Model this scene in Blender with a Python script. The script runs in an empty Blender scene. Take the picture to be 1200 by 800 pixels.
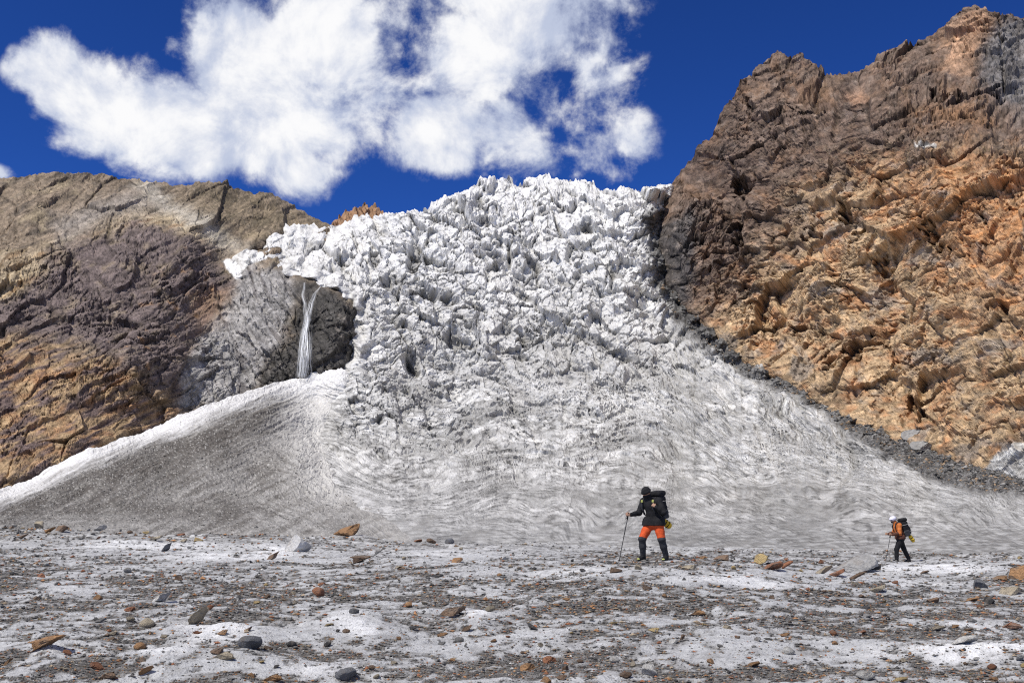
import bpy, bmesh, math, random, time
import numpy as np
from mathutils import Vector, Matrix
T0 = time.time()
random.seed(7)
RNG = np.random.default_rng(11)
f32 = np.float32
SC = bpy.context.scene
COL = SC.collection

# ------------------------------------------------------------------ camera
EYE = 1.6
FOC = 1200.0                      # focal length in photo pixels (photo 1200 wide)
TILT = math.atan(200 / 1200)      # horizon on photo row 600
ct, st = math.cos(TILT), math.sin(TILT)
cam = bpy.data.cameras.new('camera')
cam.sensor_width = 36.0
cam.lens = 36.0
cam.clip_start = 0.1
cam.clip_end = 20000
camo = bpy.data.objects.new('camera', cam)
camo.location = (0, 0, EYE)
camo.rotation_euler = (math.pi / 2 + TILT, 0, 0)
COL.objects.link(camo)
SC.camera = camo

# ------------------------------------------------------------------ light
SUN_EL = math.radians(57)
SUN_AZ = math.radians(-130)        # measured from +Y (view direction) towards +X
sdir = Vector((math.sin(SUN_AZ) * math.cos(SUN_EL), math.cos(SUN_AZ) * math.cos(SUN_EL), math.sin(SUN_EL)))
sl = bpy.data.lights.new('sun', 'SUN')
sl.energy = 4.5
sl.angle = math.radians(0.5)
sl.color = (1.0, 0.95, 0.865)
so = bpy.data.objects.new('sun', sl)
so.rotation_euler = sdir.to_track_quat('Z', 'Y').to_euler()
so.location = (-60, -40, 120)
COL.objects.link(so)
SC.view_settings.view_transform = 'Standard'
SC.view_settings.look = 'None'
SC.view_settings.exposure = 0.0
SC.view_settings.gamma = 1.0
SC.view_settings.use_curve_mapping = False
SC.cycles.use_denoising = False
SC.cycles.filter_width = 1.15
SC.cycles.diffuse_bounces = 3
SC.cycles.transparent_max_bounces = 16


def ray(u, v):
    """direction of photo pixel (u, v) per metre of +Y"""
    x = (np.asarray(u) - 600.0) / FOC
    y = (400.0 - np.asarray(v)) / FOC
    Y = ct - st * y
    return x / Y, (st + ct * y) / Y


def dirvec(u, v):
    a, b = ray(u, v)
    return Vector((float(a), 1.0, float(b))).normalized()


# ------------------------------------------------------------------ world: deep blue sky with clouds
world = bpy.data.worlds.new('World')
SC.world = world
world.use_nodes = True
WN, WL = world.node_tree.nodes, world.node_tree.links
WN.clear()


class NB:
    """tiny node builder"""
    def __init__(s, nt):
        s.n, s.l = nt.nodes, nt.links

    def node(s, t, **kw):
        n = s.n.new(t)
        for k, v in kw.items():
            setattr(n, k, v)
        return n

    def put(s, sock, val):
        if isinstance(val, bpy.types.NodeSocket):
            s.l.new(val, sock)
        else:
            sock.default_value = val

    def math(s, op, a, b=0.0, c=0.0, clamp=False):
        n = s.node('ShaderNodeMath', operation=op, use_clamp=clamp)
        s.put(n.inputs[0], a); s.put(n.inputs[1], b); s.put(n.inputs[2], c)
        return n.outputs[0]

    def vmath(s, op, a, b=(0, 0, 0)):
        n = s.node('ShaderNodeVectorMath', operation=op)
        s.put(n.inputs[0], a)
        if op == 'SCALE':
            s.put(n.inputs[3], b)
        else:
            s.put(n.inputs[1], b)
        return n.outputs['Value'] if op in ('LENGTH', 'DISTANCE', 'DOT_PRODUCT') else n.outputs[0]

    def mapr(s, x, a, b, c=0.0, d=1.0, smooth=True):
        n = s.node('ShaderNodeMapRange', interpolation_type='SMOOTHSTEP' if smooth else 'LINEAR')
        for i, q in enumerate((x, a, b, c, d)):
            s.put(n.inputs[i], q)
        return n.outputs[0]

    def noise(s, vec, scale, detail=4.0, rough=0.55, dist=0.0, lac=2.0):
        n = s.node('ShaderNodeTexNoise')
        s.put(n.inputs['Vector'], vec)
        n.inputs['Scale'].default_value = scale
        n.inputs['Detail'].default_value = detail
        n.inputs['Roughness'].default_value = rough
        n.inputs['Lacunarity'].default_value = lac
        n.inputs['Distortion'].default_value = dist
        return n

    def mix(s, fac, a, b, mode='MIX'):
        n = s.node('ShaderNodeMix', data_type='RGBA', blend_type=mode)
        s.put(n.inputs[0], fac); s.put(n.inputs[6], a); s.put(n.inputs[7], b)
        return n.outputs[2]


wb = NB(world.node_tree)
skyt = wb.node('ShaderNodeTexSky', sky_type='NISHITA', sun_disc=False)
skyt.sun_elevation = SUN_EL
skyt.sun_rotation = SUN_AZ
skyt.altitude = 4300
skyt.air_density = 1.0
skyt.dust_density = 0.0
skyt.ozone_density = 3.0
SKY_STRENGTH = 0.10
tc = wb.node('ShaderNodeTexCoord')
D = wb.vmath('NORMALIZE', tc.outputs['Generated'])
skycol = wb.vmath('SCALE', skyt.outputs[0], SKY_STRENGTH)
# polarised deep blue
gam = wb.node('ShaderNodeGamma')
wb.put(gam.inputs[0], skycol); gam.inputs[1].default_value = 1.30
skycol = wb.mix(1.0, gam.outputs[0], (0.41, 0.84, 1.60, 1), 'MULTIPLY')
# cloud mass: soft blobs by direction, torn by fractal noise
warp = wb.noise(D, 7.0, 3.0, 0.5)
wv = wb.vmath('SCALE', wb.vmath('SUBTRACT', warp.outputs['Color'], (0.5, 0.5, 0.5)), 0.055)
Dw = wb.vmath('ADD', D, wv)
BLOBS = [  # u, v, ru, rv, weight
    (62, 72, 60, 46, 1.0), (100, 105, 70, 62, 1.0), (150, 142, 84, 66, 1.1), (205, 142, 104, 78, 1.2), (285, 70, 96, 96, 1.2),
    (320, 130, 125, 108, 1.25), (250, 176, 165, 56, 1.0), (110, 160, 70, 44, .8), (345, 205, 64, 52, 1.0), (370, 40, 95, 90, 1.05), (400, 125, 66, 90, .74),
    (560, 70, 110, 96, 1.0), (515, 155, 92, 60, 1.1), (615, 40, 130, 86, .95), (600, -10, 190, 56, .9), (430, 100, 74, 96, .52), (450, 20, 74, 64, .52),
    (600, 165, 100, 60, .68), (700, 80, 70, 104, .60), (735, 160, 60, 56, .50), (690, 178, 84, 46, .56), (2, 197, 30, 13, .85),
    (78, 196, 26, 10, .6), (784, 28, 14, 14, .34), (640, 120, 76, 76, .55)]
dens = None
for (u, v, ru, rv, w) in BLOBS:
    c = dirvec(u, v)
    k = c.y / FOC
    df = wb.vmath('SUBTRACT', Dw, tuple(c))
    df = wb.vmath('MULTIPLY', df, (1 / (1.42 * ru * k), 1 / (1.42 * ru * k), 1 / (1.42 * rv * k)))
    q = wb.mapr(wb.vmath('LENGTH', df), 0.0, 1.05, min(w, 1.12) * .95, 0.0)
    # smooth union 1-(1-a)(1-b) for weights up to 1.2
    dens = q if dens is None else wb.math('SMOOTH_MAX', dens, q, 0.09)
# scattered clouds of the same kind out of view, cover raised for neutral fill light
far = wb.noise(D, 2.6, 3.0, 0.5)
away = wb.mapr(wb.vmath('DOT_PRODUCT', D, tuple(dirvec(600, 330))), 0.80, 0.62)
extra = wb.math('MULTIPLY', wb.mapr(far.outputs[0], 0.47, 0.66, 0, 1.05), away)
dens = wb.math('MINIMUM', wb.math('ADD', dens, extra), 1.1)
n1 = wb.noise(D, 13.0, 12.0, 0.62, 0.25)
n2 = wb.noise(D, 52.0, 8.0, 0.65)
nn = wb.math('ADD', wb.math('MULTIPLY', wb.math('SUBTRACT', n1.outputs[0], 0.5), 2.1),
             wb.math('MULTIPLY', wb.math('SUBTRACT', n2.outputs[0], 0.5), 0.62))
amp = wb.math('SUBTRACT', wb.mapr(dens, 0.06, 0.34, 0.0, 1.0), wb.math('MULTIPLY', dens, 0.52))
dd = wb.math('ADD', dens, wb.math('MULTIPLY', nn, amp))
alpha = wb.math('MULTIPLY', wb.mapr(dd, 0.24, 0.68), wb.mapr(dens, 0.0, 0.55, 0.72, 1.0))
n3 = wb.noise(wb.vmath('ADD', D, (0.02, 0, 0.035)), 9.0, 7.0, 0.55)
n1b = wb.noise(wb.vmath('ADD', D, (-0.012, 0.0, 0.016)), 13.0, 12.0, 0.62, 0.25)
relief = wb.math('MULTIPLY', wb.math('SUBTRACT', n1.outputs[0], n1b.outputs[0]), 1.5)
shade = wb.mapr(wb.math('ADD', wb.math('ADD', wb.math('MULTIPLY', dd, 0.42), wb.math('MULTIPLY', n3.outputs[0], 1.25)), relief), 0.58, 1.26)
ccol = wb.mix(shade, (0.52, 0.58, 0.74, 1), (0.97, 0.97, 0.98, 1))
final = wb.mix(alpha, skycol, ccol)
bg = wb.node('ShaderNodeBackground')
wb.put(bg.inputs[0], final); bg.inputs[1].default_value = 1.0
wo = wb.node('ShaderNodeOutputWorld')
WL.new(bg.outputs[0], wo.inputs[0])


# ------------------------------------------------------------------ numpy noise
def _h(ix, iy, seed):
    n = (ix.astype(np.int64) * 374761393 + iy.astype(np.int64) * 668265263 + seed * 974634877) & 0xFFFFFFFF
    n = ((n ^ (n >> 13)) * 1274126177) & 0xFFFFFFFF
    n = ((n ^ (n >> 16)) * 2246822519) & 0xFFFFFFFF
    return (n ^ (n >> 15)) & 0xFFFFFFFF


def hf(ix, iy, seed):
    return (_h(ix, iy, seed) * (1.0 / 4294967296.0)).astype(f32)


def gn(x, y, seed=0):
    """gradient noise, about -1..1"""
    x = np.asarray(x, f32); y = np.asarray(y, f32)
    xi = np.floor(x); yi = np.floor(y)
    fx = x - xi; fy = y - yi
    xi = xi.astype(np.int64); yi = yi.astype(np.int64)
    wx = fx * fx * fx * (fx * (fx * 6 - 15) + 10)
    wy = fy * fy * fy * (fy * (fy * 6 - 15) + 10)

    def g(i, j):
        a = hf(xi + i, yi + j, seed) * f32(2 * math.pi)
        return np.cos(a) * (fx - i) + np.sin(a) * (fy - j)
    a = g(0, 0); b = g(1, 0); c = g(0, 1); d = g(1, 1)
    return ((a + wx * (b - a)) + wy * ((c + wx * (d - c)) - (a + wx * (b - a)))) * f32(1.5)


def fbm(x, y, octv=4, seed=0, gain=0.5, lac=2.03):
    s = 0; a = 1.0; t = 0
    for o in range(octv):
        s = s + a * gn(x * lac ** o + 17.3 * o, y * lac ** o - 9.1 * o, seed + o)
        t += a; a *= gain
    return s / t


def ridged(x, y, octv=4, seed=0, gain=0.5, lac=2.03):
    s = 0; a = 1.0; t = 0
    for o in range(octv):
        s = s + a * (1 - np.abs(gn(x * lac ** o + 7.3 * o, y * lac ** o + 3.1 * o, seed + o)) * 1.6)
        t += a; a *= gain
    return s / t


def facet(x, y, seed=0, tilt=1.4, step=1.0):
    """broken-rock relief: every Worley cell is a tilted plane; returns height, distance to cell border, cell random"""
    x = np.asarray(x, f32); y = np.asarray(y, f32)
    xi = np.floor(x).astype(np.int64); yi = np.floor(y).astype(np.int64)
    f1 = np.full(x.shape, 9, f32); f2 = np.full(x.shape, 9, f32)
    bx = np.zeros(x.shape, f32); by = np.zeros(x.shape, f32)
    bi = np.zeros(x.shape, np.int64); bj = np.zeros(x.shape, np.int64)
    for i in (-1, 0, 1):
        for j in (-1, 0, 1):
            cx = xi + i; cy = yi + j
            dx = x - (cx + hf(cx, cy, seed)); dy = y - (cy + hf(cx, cy, seed + 1))
            d = dx * dx + dy * dy
            near = d < f1
            f2 = np.where(near, f1, np.minimum(f2, d))
            bx = np.where(near, dx, bx); by = np.where(near, dy, by)
            bi = np.where(near, cx, bi); bj = np.where(near, cy, bj)
            f1 = np.where(near, d, f1)
    r = hf(bi, bj, seed + 2); a = hf(bi, bj, seed + 3) * f32(6.2832); m = hf(bi, bj, seed + 4)
    h = (r - 0.5) * step + (np.cos(a) * bx + np.sin(a) * by) * tilt * m
    return h.astype(f32), np.sqrt(f2) - np.sqrt(f1), hf(bi, bj, seed + 5)


def ss(x, a, b):
    t = np.clip((x - a) / (b - a), 0, 1)
    return t * t * (3 - 2 * t)


def rot(u, v, deg):
    """coordinates along / across a direction of `deg` (photo sense: positive falls to the right)"""
    c, s = math.cos(math.radians(deg)), math.sin(math.radians(deg))
    return u * c + v * s, -u * s + v * c


# ------------------------------------------------------------------ coarse maps (4 px), depth fields and region masks
GU = np.arange(-520, 1724, 4.0); GV = np.arange(-80, 884, 4.0)
CU, CV = np.meshgrid(GU, GV)


def bil(A, u, v):
    x = np.clip((u + 520) / 4.0, 0, len(GU) - 1.001); y = np.clip((v + 80) / 4.0, 0, len(GV) - 1.001)
    i = x.astype(np.int64); j = y.astype(np.int64)
    fx = x - i; fy = y - j
    return ((A[j, i] * (1 - fx) + A[j, i + 1] * fx) * (1 - fy) + (A[j + 1, i] * (1 - fx) + A[j + 1, i + 1] * fx) * fy).astype(f32)


def bic(A, u, v):
    """smooth (cubic B-spline) sampling, so that no creases of the coarse map show"""
    x = np.clip((u + 520) / 4.0, 1, len(GU) - 3.001); y = np.clip((v + 80) / 4.0, 1, len(GV) - 3.001)
    i = x.astype(np.int64); j = y.astype(np.int64)

    def w(t):
        return ((1 - t) ** 3 / 6, (3 * t ** 3 - 6 * t ** 2 + 4) / 6, (-3 * t ** 3 + 3 * t ** 2 + 3 * t + 1) / 6, t ** 3 / 6)
    wx, wy = w(x - i), w(y - j)
    o = 0
    for b in range(4):
        for a in range(4):
            o = o + A[j + b - 1, i + a - 1] * wx[a] * wy[b]
    return o


def seg_dist(U, V, P, closed=False):
    d = np.full(U.shape, 1e9)
    n = len(P)
    for k in range(n if closed else n - 1):
        (x0, y0), (x1, y1) = P[k], P[(k + 1) % n]
        ex, ey = x1 - x0, y1 - y0
        t = np.clip(((U - x0) * ex + (V - y0) * ey) / (ex * ex + ey * ey + 1e-9), 0, 1)
        d = np.minimum(d, (U - x0 - t * ex) ** 2 + (V - y0 - t * ey) ** 2)
    return np.sqrt(d)


def poly_sd(P):
    """signed distance map of a polygon, positive inside"""
    d = seg_dist(CU, CV, P, True)
    ins = np.zeros(CU.shape, bool)
    n = len(P)
    for k in range(n):
        (x0, y0), (x1, y1) = P[k], P[(k + 1) % n]
        if y0 == y1:
            continue
        c = ((y0 > CV) != (y1 > CV)) & (CU < (x1 - x0) * (CV - y0) / (y1 - y0) + x0)
        ins ^= c
    return np.where(ins, d, -d)


def line_d(P):
    return seg_dist(CU, CV, P)


def depth_field(ctrl):
    """thin-plate spline through (u, v, metres), in log depth"""
    c = np.array(ctrl, float)
    P = c[:, :2] / 400.0
    y = np.log(c[:, 2])
    n = len(c)

    def K(r2):
        return np.where(r2 > 0, 0.5 * r2 * np.log(np.maximum(r2, 1e-12)), 0)
    A = np.zeros((n + 3, n + 3))
    A[:n, :n] = K(((P[:, None] - P[None]) ** 2).sum(-1)) + np.eye(n) * 2e-4
    A[:n, n] = 1; A[:n, n + 1:] = P; A[n, :n] = 1; A[n + 1:, :n] = P.T
    w = np.linalg.solve(A, np.concatenate([y, np.zeros(3)]))
    U = np.clip(CU, -160, 1360) / 400.0; V = np.clip(CV, -40, 720) / 400.0
    out = w[n] + w[n + 1] * U + w[n + 2] * V
    for k in range(n):
        out += w[k] * K((U - P[k, 0]) ** 2 + (V - P[k, 1]) ** 2)
    return np.exp(np.clip(out, math.log(20), math.log(1500)))


def interp(P, u):
    P = np.array(P, float)
    return np.interp(u, P[:, 0], P[:, 1])


# where the flat foreground ends and the ice begins to climb (photo row by column)
VEND = [(-200, 612), (0, 616), (120, 621), (250, 624), (400, 628), (600, 637), (800, 641), (1000, 645), (1200, 650), (1400, 655)]
# ice / right-hand rock contact with its distance
CONTACT_R = [(792, 205, 720), (785, 218, 690), (776, 250, 645), (770, 285, 605), (778, 325, 570), (800, 358, 535), (836, 392, 500), (870, 420, 470),
             (905, 440, 440), (940, 460, 410), (985, 486, 365), (1045, 512, 310), (1100, 532, 260), (1150, 547, 218), (1200, 560, 185),
             (1280, 585, 140)]
# ice / left-hand rock contact
CONTACT_L = [(400, 262, 690), (380, 266, 680), (345, 262, 675), (318, 271, 650), (292, 290, 610), (270, 300, 590), (280, 324, 545), (302, 311, 558), (325, 311, 558),
             (348, 319, 545), (385, 331, 528), (405, 346, 512), (417, 362, 508), (416, 392, 490), (409, 415, 478), (400, 432, 468)]
ctrl = []
for u in range(-100, 1301, 100):
    ve = float(interp(VEND, u))
    ctrl += [(u, ve + 30, 47), (u, ve, 67), (u, ve - 20, 118 - 22 * (u > 950)), (u, ve - 42, 195 - 40 * (u > 950) - 28 * (u > 1150))]
for u in (480, 580, 680, 770):
    ctrl += [(u, 550, 322), (u, 500, 402), (u, 450, 455), (u, 400, 498), (u, 350, 536), (u, 300, 572), (u, 250, 618), (u, 212, 672)]
ctrl += [(870, 540, 320), (870, 480, 402), (960, 540, 300), (1040, 575, 205), (1120, 590, 165), (830, 440, 455)]
ctrl += [(330, 400, 505), (340, 300, 590), (420, 550, 315), (420, 480, 420), (100, 500, 380), (200, 450, 450)]
ctrl += CONTACT_R + CONTACT_L[:-1]
DI = depth_field(ctrl)


def field_at(A, u, v):
    return float(bil(A, np.array([float(u)]), np.array([float(v)]))[0])


# left mountain
ctrlL = list(CONTACT_L)
for (u, v, d) in CONTACT_L[6:]:
    pass
ctrlL += [(440, 300, 660), (450, 380, 560), (440, 430, 500), (340, 290, 625),
          (380, 390, 478), (340, 360, 505), (320, 440, 462), (290, 380, 490), (250, 440, 450), (260, 350, 515), (200, 480, 415), (200, 400, 440), (200, 300, 520), (150, 270, 560),
          (100, 330, 470), (60, 420, 395), (0, 400, 390), (0, 480, 330), (0, 560, 275), (0, 300, 480), (0, 250, 560), (0, 205, 640),
          (150, 205, 690), (250, 214, 740), (330, 230, 770), (380, 256, 760), (260, 260, 640), (-100, 205, 640), (-100, 400, 380), (-100, 560, 260), (100, 540, 320), (200, 560, 380)]
DL = depth_field(ctrlL)
# right mountain
ctrlR = [(u, v, d) for (u, v, d) in CONTACT_R]
ctrlR += [(u - 26, v + 16, d * 1.07) for (u, v, d) in CONTACT_R[2:]]
ctrlR += [(1200, 520, 192), (1200, 440, 208), (1200, 330, 240), (1200, 220, 290), (1200, 150, 335), (1200, 112, 430), (1200, 30, 520),
          (1150, 10, 545), (1060, 70, 580), (1100, 112, 440), (1100, 135, 385), (1000, 100, 490), (1000, 130, 455), (980, 90, 600), (1000, 200, 425), (1000, 300, 398), (1000, 400, 385),
          (930, 75, 620), (890, 80, 630), (850, 130, 640), (820, 180, 665), (900, 180, 535), (850, 250, 570), (900, 300, 495), (850, 350, 520),
          (930, 400, 445), (1080, 450, 325), (1100, 300, 335), (1120, 500, 262), (1300, 300, 230), (1300, 100, 420), (1300, 560, 142)]
DR = depth_field(ctrlR)
# avalanche cone in front of the left mountain
RIDGE = [(-200, 648), (-60, 598), (0, 573), (50, 551), (100, 530), (150, 510), (200, 490), (250, 472), (300, 455), (340, 443), (372, 436), (400, 430), (412, 438), (440, 500), (480, 580), (520, 640), (600, 700)]
CONE_EDGE = [(400, 430), (397, 455), (378, 488), (366, 510), (376, 540), (396, 566), (424, 592), (455, 615), (480, 632)]
ctrlC = []
for (u, v) in CONE_EDGE:
    d = field_at(DI, u, v)
    ctrlC += [(u, v, d * .985), (u + 24, v - 2, d * 1.01)]
for u in (-100, 0, 100, 200, 300, 400):
    ve = float(interp(VEND, u))
    ctrlC += [(u, ve + 20, 50), (u, ve + 2, 64), (u, ve - 16, 98)]
ctrlC += [(300, 458, 420), (200, 492, 345), (100, 532, 275), (0, 575, 210), (-100, 600, 160), (200, 560, 240), (300, 560, 255), (300, 520, 320), (100, 580, 180), (350, 480, 431), (350, 450, 456), (372, 446, 458), (372, 466, 454), (350, 540, 300), (250, 520, 300)]
DC = depth_field(ctrlC)


REG_CONE = poly_sd(RIDGE[:12] + CONE_EDGE[1:] + [(490, 720), (-200, 720)])
REG_L = poly_sd([(-520, 190), (150, 190), (330, 215), (400, 255)] + [(a, b) for a, b, _ in CONTACT_L] + RIDGE[:11][::-1] + [(-520, 640)])
REG_R = poly_sd([(800, 150)] + [(a, b) for a, b, _ in CONTACT_R] + [(1700, 640), (1700, -80), (800, -80)])
_j1 = 13 * fbm(CU / 22, CV / 16, 3, 401, .6); _j2 = 8 * fbm(CU / 18, CV / 16, 3, 402)
REG_L = REG_L + _j1 * ss(np.abs(CU - 250), 0, 60)
REG_R = REG_R + _j2
REG_CONE = REG_CONE + 0.5 * _j2 * ss(CU, 390, 410)
DI = DI * (1 + .045 * fbm(CU / 13, CV / 11, 2, 403) * np.exp(-(np.maximum(np.abs(REG_L), 0) / 22) ** 2) + .04 * fbm(CU / 13, CV / 11, 2, 404) * np.exp(-(REG_R / 22) ** 2))
DI = DI * (1 + .12 * ss(REG_CONE, 0, 40) + .14 * ss(REG_L, 0, 30) + .12 * ss(REG_R, 0, 40))
DL = DL * (1 + .12 * ss(-REG_L, 0, 30))
DR = DR * (1 + .10 * ss(-REG_R, 0, 30))
DC = DC * (1 + .34 * ss(-REG_CONE + 10 * ss(CV, 520, 570), 8, 60 - 25 * ss(CV, 520, 570)) * ss(CU, 330, 380))


def push(P, N, amount, k):
    """move a sheet out along a blend of its normal and the horizontal that faces the valley"""
    w = -P.copy(); w[..., 2] = 0.12 * np.abs(w[..., 1])
    w /= np.linalg.norm(w, axis=-1, keepdims=True)
    d = N * (1 - k) + w * k
    d /= np.linalg.norm(d, axis=-1, keepdims=True)
    return P + d * amount[..., None]


def mapping(u, v, Dm):
    a, b = ray(u, v)
    return np.stack([a * Dm, Dm + 0 * a, EYE + b * Dm], -1)


def normals(P):
    du = np.gradient(P, axis=1); dv = np.gradient(P, axis=0)
    n = np.cross(dv, du)
    n /= np.linalg.norm(n, axis=-1, keepdims=True) + 1e-9
    flip = (n * (P - np.array([0, 0, EYE]))).sum(-1) > 0
    n[flip] *= -1
    return n


def link(o, parent=None):
    COL.objects.link(o)
    if parent is not None:
        o.parent = parent
    return o


def grid_mesh(name, P, color, mat, smooth=False, kind='structure'):
    nv, nu = P.shape[:2]
    me = bpy.data.meshes.new(name)
    me.vertices.add(nv * nu)
    me.vertices.foreach_set('co', np.ascontiguousarray(P.reshape(-1), f32))
    idx = np.arange(nv * nu, dtype=np.int32).reshape(nv, nu)
    q = np.stack([idx[:-1, :-1], idx[1:, :-1], idx[1:, 1:], idx[:-1, 1:]], -1).reshape(-1, 4)
    me.loops.add(q.size)
    me.loops.foreach_set('vertex_index', q.reshape(-1))
    me.polygons.add(len(q))
    me.polygons.foreach_set('loop_start', np.arange(0, q.size, 4, dtype=np.int32))
    me.polygons.foreach_set('use_smooth', np.full(len(q), smooth))
    me.update(calc_edges=True)
    ca = me.attributes.new('albedo', 'FLOAT_COLOR', 'POINT')
    c4 = np.ones((nv * nu, 4), f32)
    c4[:, :3] = color.reshape(-1, 3)
    ca.data.foreach_set('color', c4.reshape(-1))
    me.materials.append(mat)
    o = bpy.data.objects.new(name, me)
    if kind:
        o['kind'] = kind
    return link(o)


def columns(u0, u1, step, lo, hi):
    mid = np.arange(u0, u1 + step * .5, step)
    left = [mid[0]]; s = step
    while left[-1] > lo:
        s = min(s * 1.35, 40); left.append(left[-1] - s)
    right = [mid[-1]]; s = step
    while right[-1] < hi:
        s = min(s * 1.35, 40); right.append(right[-1] + s)
    a = np.array(left[1:][::-1]) if lo < u0 else np.array([])
    b = np.array(right[1:]) if hi > u1 else np.array([])
    return np.concatenate([a, mid, b])


def sheet_uv(us, vtop, vbot, nrows):
    t = np.linspace(0, 1, nrows)[:, None]
    return np.repeat(us[None], nrows, 0), vtop[None] * (1 - t) + vbot[None] * t


def back_rows(P, n=9, reach=160.0, drop=0.62):
    """the far side of a ridge: rows that run back and down from the skyline"""
    k = (np.linspace(1, 0, n, endpoint=False) ** 2)[:, None, None]
    return np.concatenate([P[:1] + k * np.array([0, reach, -reach * drop]), P], 0)


def prep(c, n):
    return np.concatenate([np.repeat(c[:1], n, 0), c], 0)


def lerp(a, b, t):
    t = np.asarray(t)[..., None]
    return a * (1 - t) + b * t


def C3(r, g, b):
    return np.array([r, g, b], f32)


# ------------------------------------------------------------------ materials
def attr_mat(name, bump_scale, bump_dist, var=0.25, rough=0.9, spec=0.2, fine=1.0, stretch=(1, 1, 1), rotz=0.0):
    """albedo attribute x fine grain, with bump; used by every terrain sheet"""
    m = bpy.data.materials.new(name)
    m.use_nodes = True
    nb = NB(m.node_tree)
    bs = m.node_tree.nodes['Principled BSDF']
    at = nb.node('ShaderNodeAttribute', attribute_name='albedo')
    ge = nb.node('ShaderNodeNewGeometry')
    mp = nb.node('ShaderNodeMapping')
    nb.put(mp.inputs['Vector'], ge.outputs['Position'])
    mp.inputs['Scale'].default_value = stretch
    mp.inputs['Rotation'].default_value = (0, rotz, 0)
    n1 = nb.noise(mp.outputs[0], bump_scale, 6.0, 0.62)
    n2 = nb.noise(mp.outputs[0], bump_scale * 4.3 * fine, 4.0, 0.6)
    s = nb.math('ADD', nb.math('MULTIPLY', n1.outputs[0], 1.1), nb.math('MULTIPLY', n2.outputs[0], 0.9))
    f = nb.mapr(s, 0.55, 1.45, 1 - var, 1 + var, smooth=False)
    col = nb.vmath('SCALE', at.outputs['Color'], f)
    nb.put(bs.inputs['Base Color'], col)
    bs.inputs['Roughness'].default_value = rough
    bs.inputs['Specular IOR Level'].default_value = spec
    bp = nb.node('ShaderNodeBump')
    bp.inputs['Strength'].default_value = 0.9
    bp.inputs['Distance'].default_value = bump_dist
    nb.put(bp.inputs['Height'], s)
    nb.put(bs.inputs['Normal'], bp.outputs[0])
    return m


M_ROCK = attr_mat('weathered_rock', 0.55, 0.30, 0.45, 0.92, 0.15)
M_ICE = attr_mat('glacier_ice', 0.45, 0.16, 0.24, 0.75, 0.25)
M_CONE = attr_mat('dirty_snow', 1.1, 0.22, 0.40, 0.95, 0.1)
M_GROUND = attr_mat('gritty_ice', 9.0, 0.035, 0.30, 0.72, 0.25)


def simple_mat(name, col, rough=0.8, spec=0.3, var=0.2, scale=30.0, bump=0.004, metallic=0.0, rand=0.0):
    m = bpy.data.materials.new(name)
    m.use_nodes = True
    nb = NB(m.node_tree)
    bs = m.node_tree.nodes['Principled BSDF']
    tcn = nb.node('ShaderNodeTexCoord')
    n = nb.noise(tcn.outputs['Object'], scale, 6.0, 0.6)
    f = nb.mapr(n.outputs[0], 0.25, 0.75, 1 - var, 1 + var, smooth=False)
    if rand:
        oi = nb.node('ShaderNodeObjectInfo')
        f = nb.math('MULTIPLY', f, nb.mapr(oi.outputs['Random'], 0, 1, 1 - rand, 1 + rand, smooth=False))
    nb.put(bs.inputs['Base Color'], nb.vmath('SCALE', tuple(col), f))
    bs.inputs['Roughness'].default_value = rough
    bs.inputs['Specular IOR Level'].default_value = spec
    bs.inputs['Metallic'].default_value = metallic
    if bump:
        bp = nb.node('ShaderNodeBump')
        bp.inputs['Strength'].default_value = 0.8
        bp.inputs['Distance'].default_value = bump
        nb.put(bp.inputs['Height'], n.outputs[0])
        nb.put(bs.inputs['Normal'], bp.outputs[0])
    return m


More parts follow.
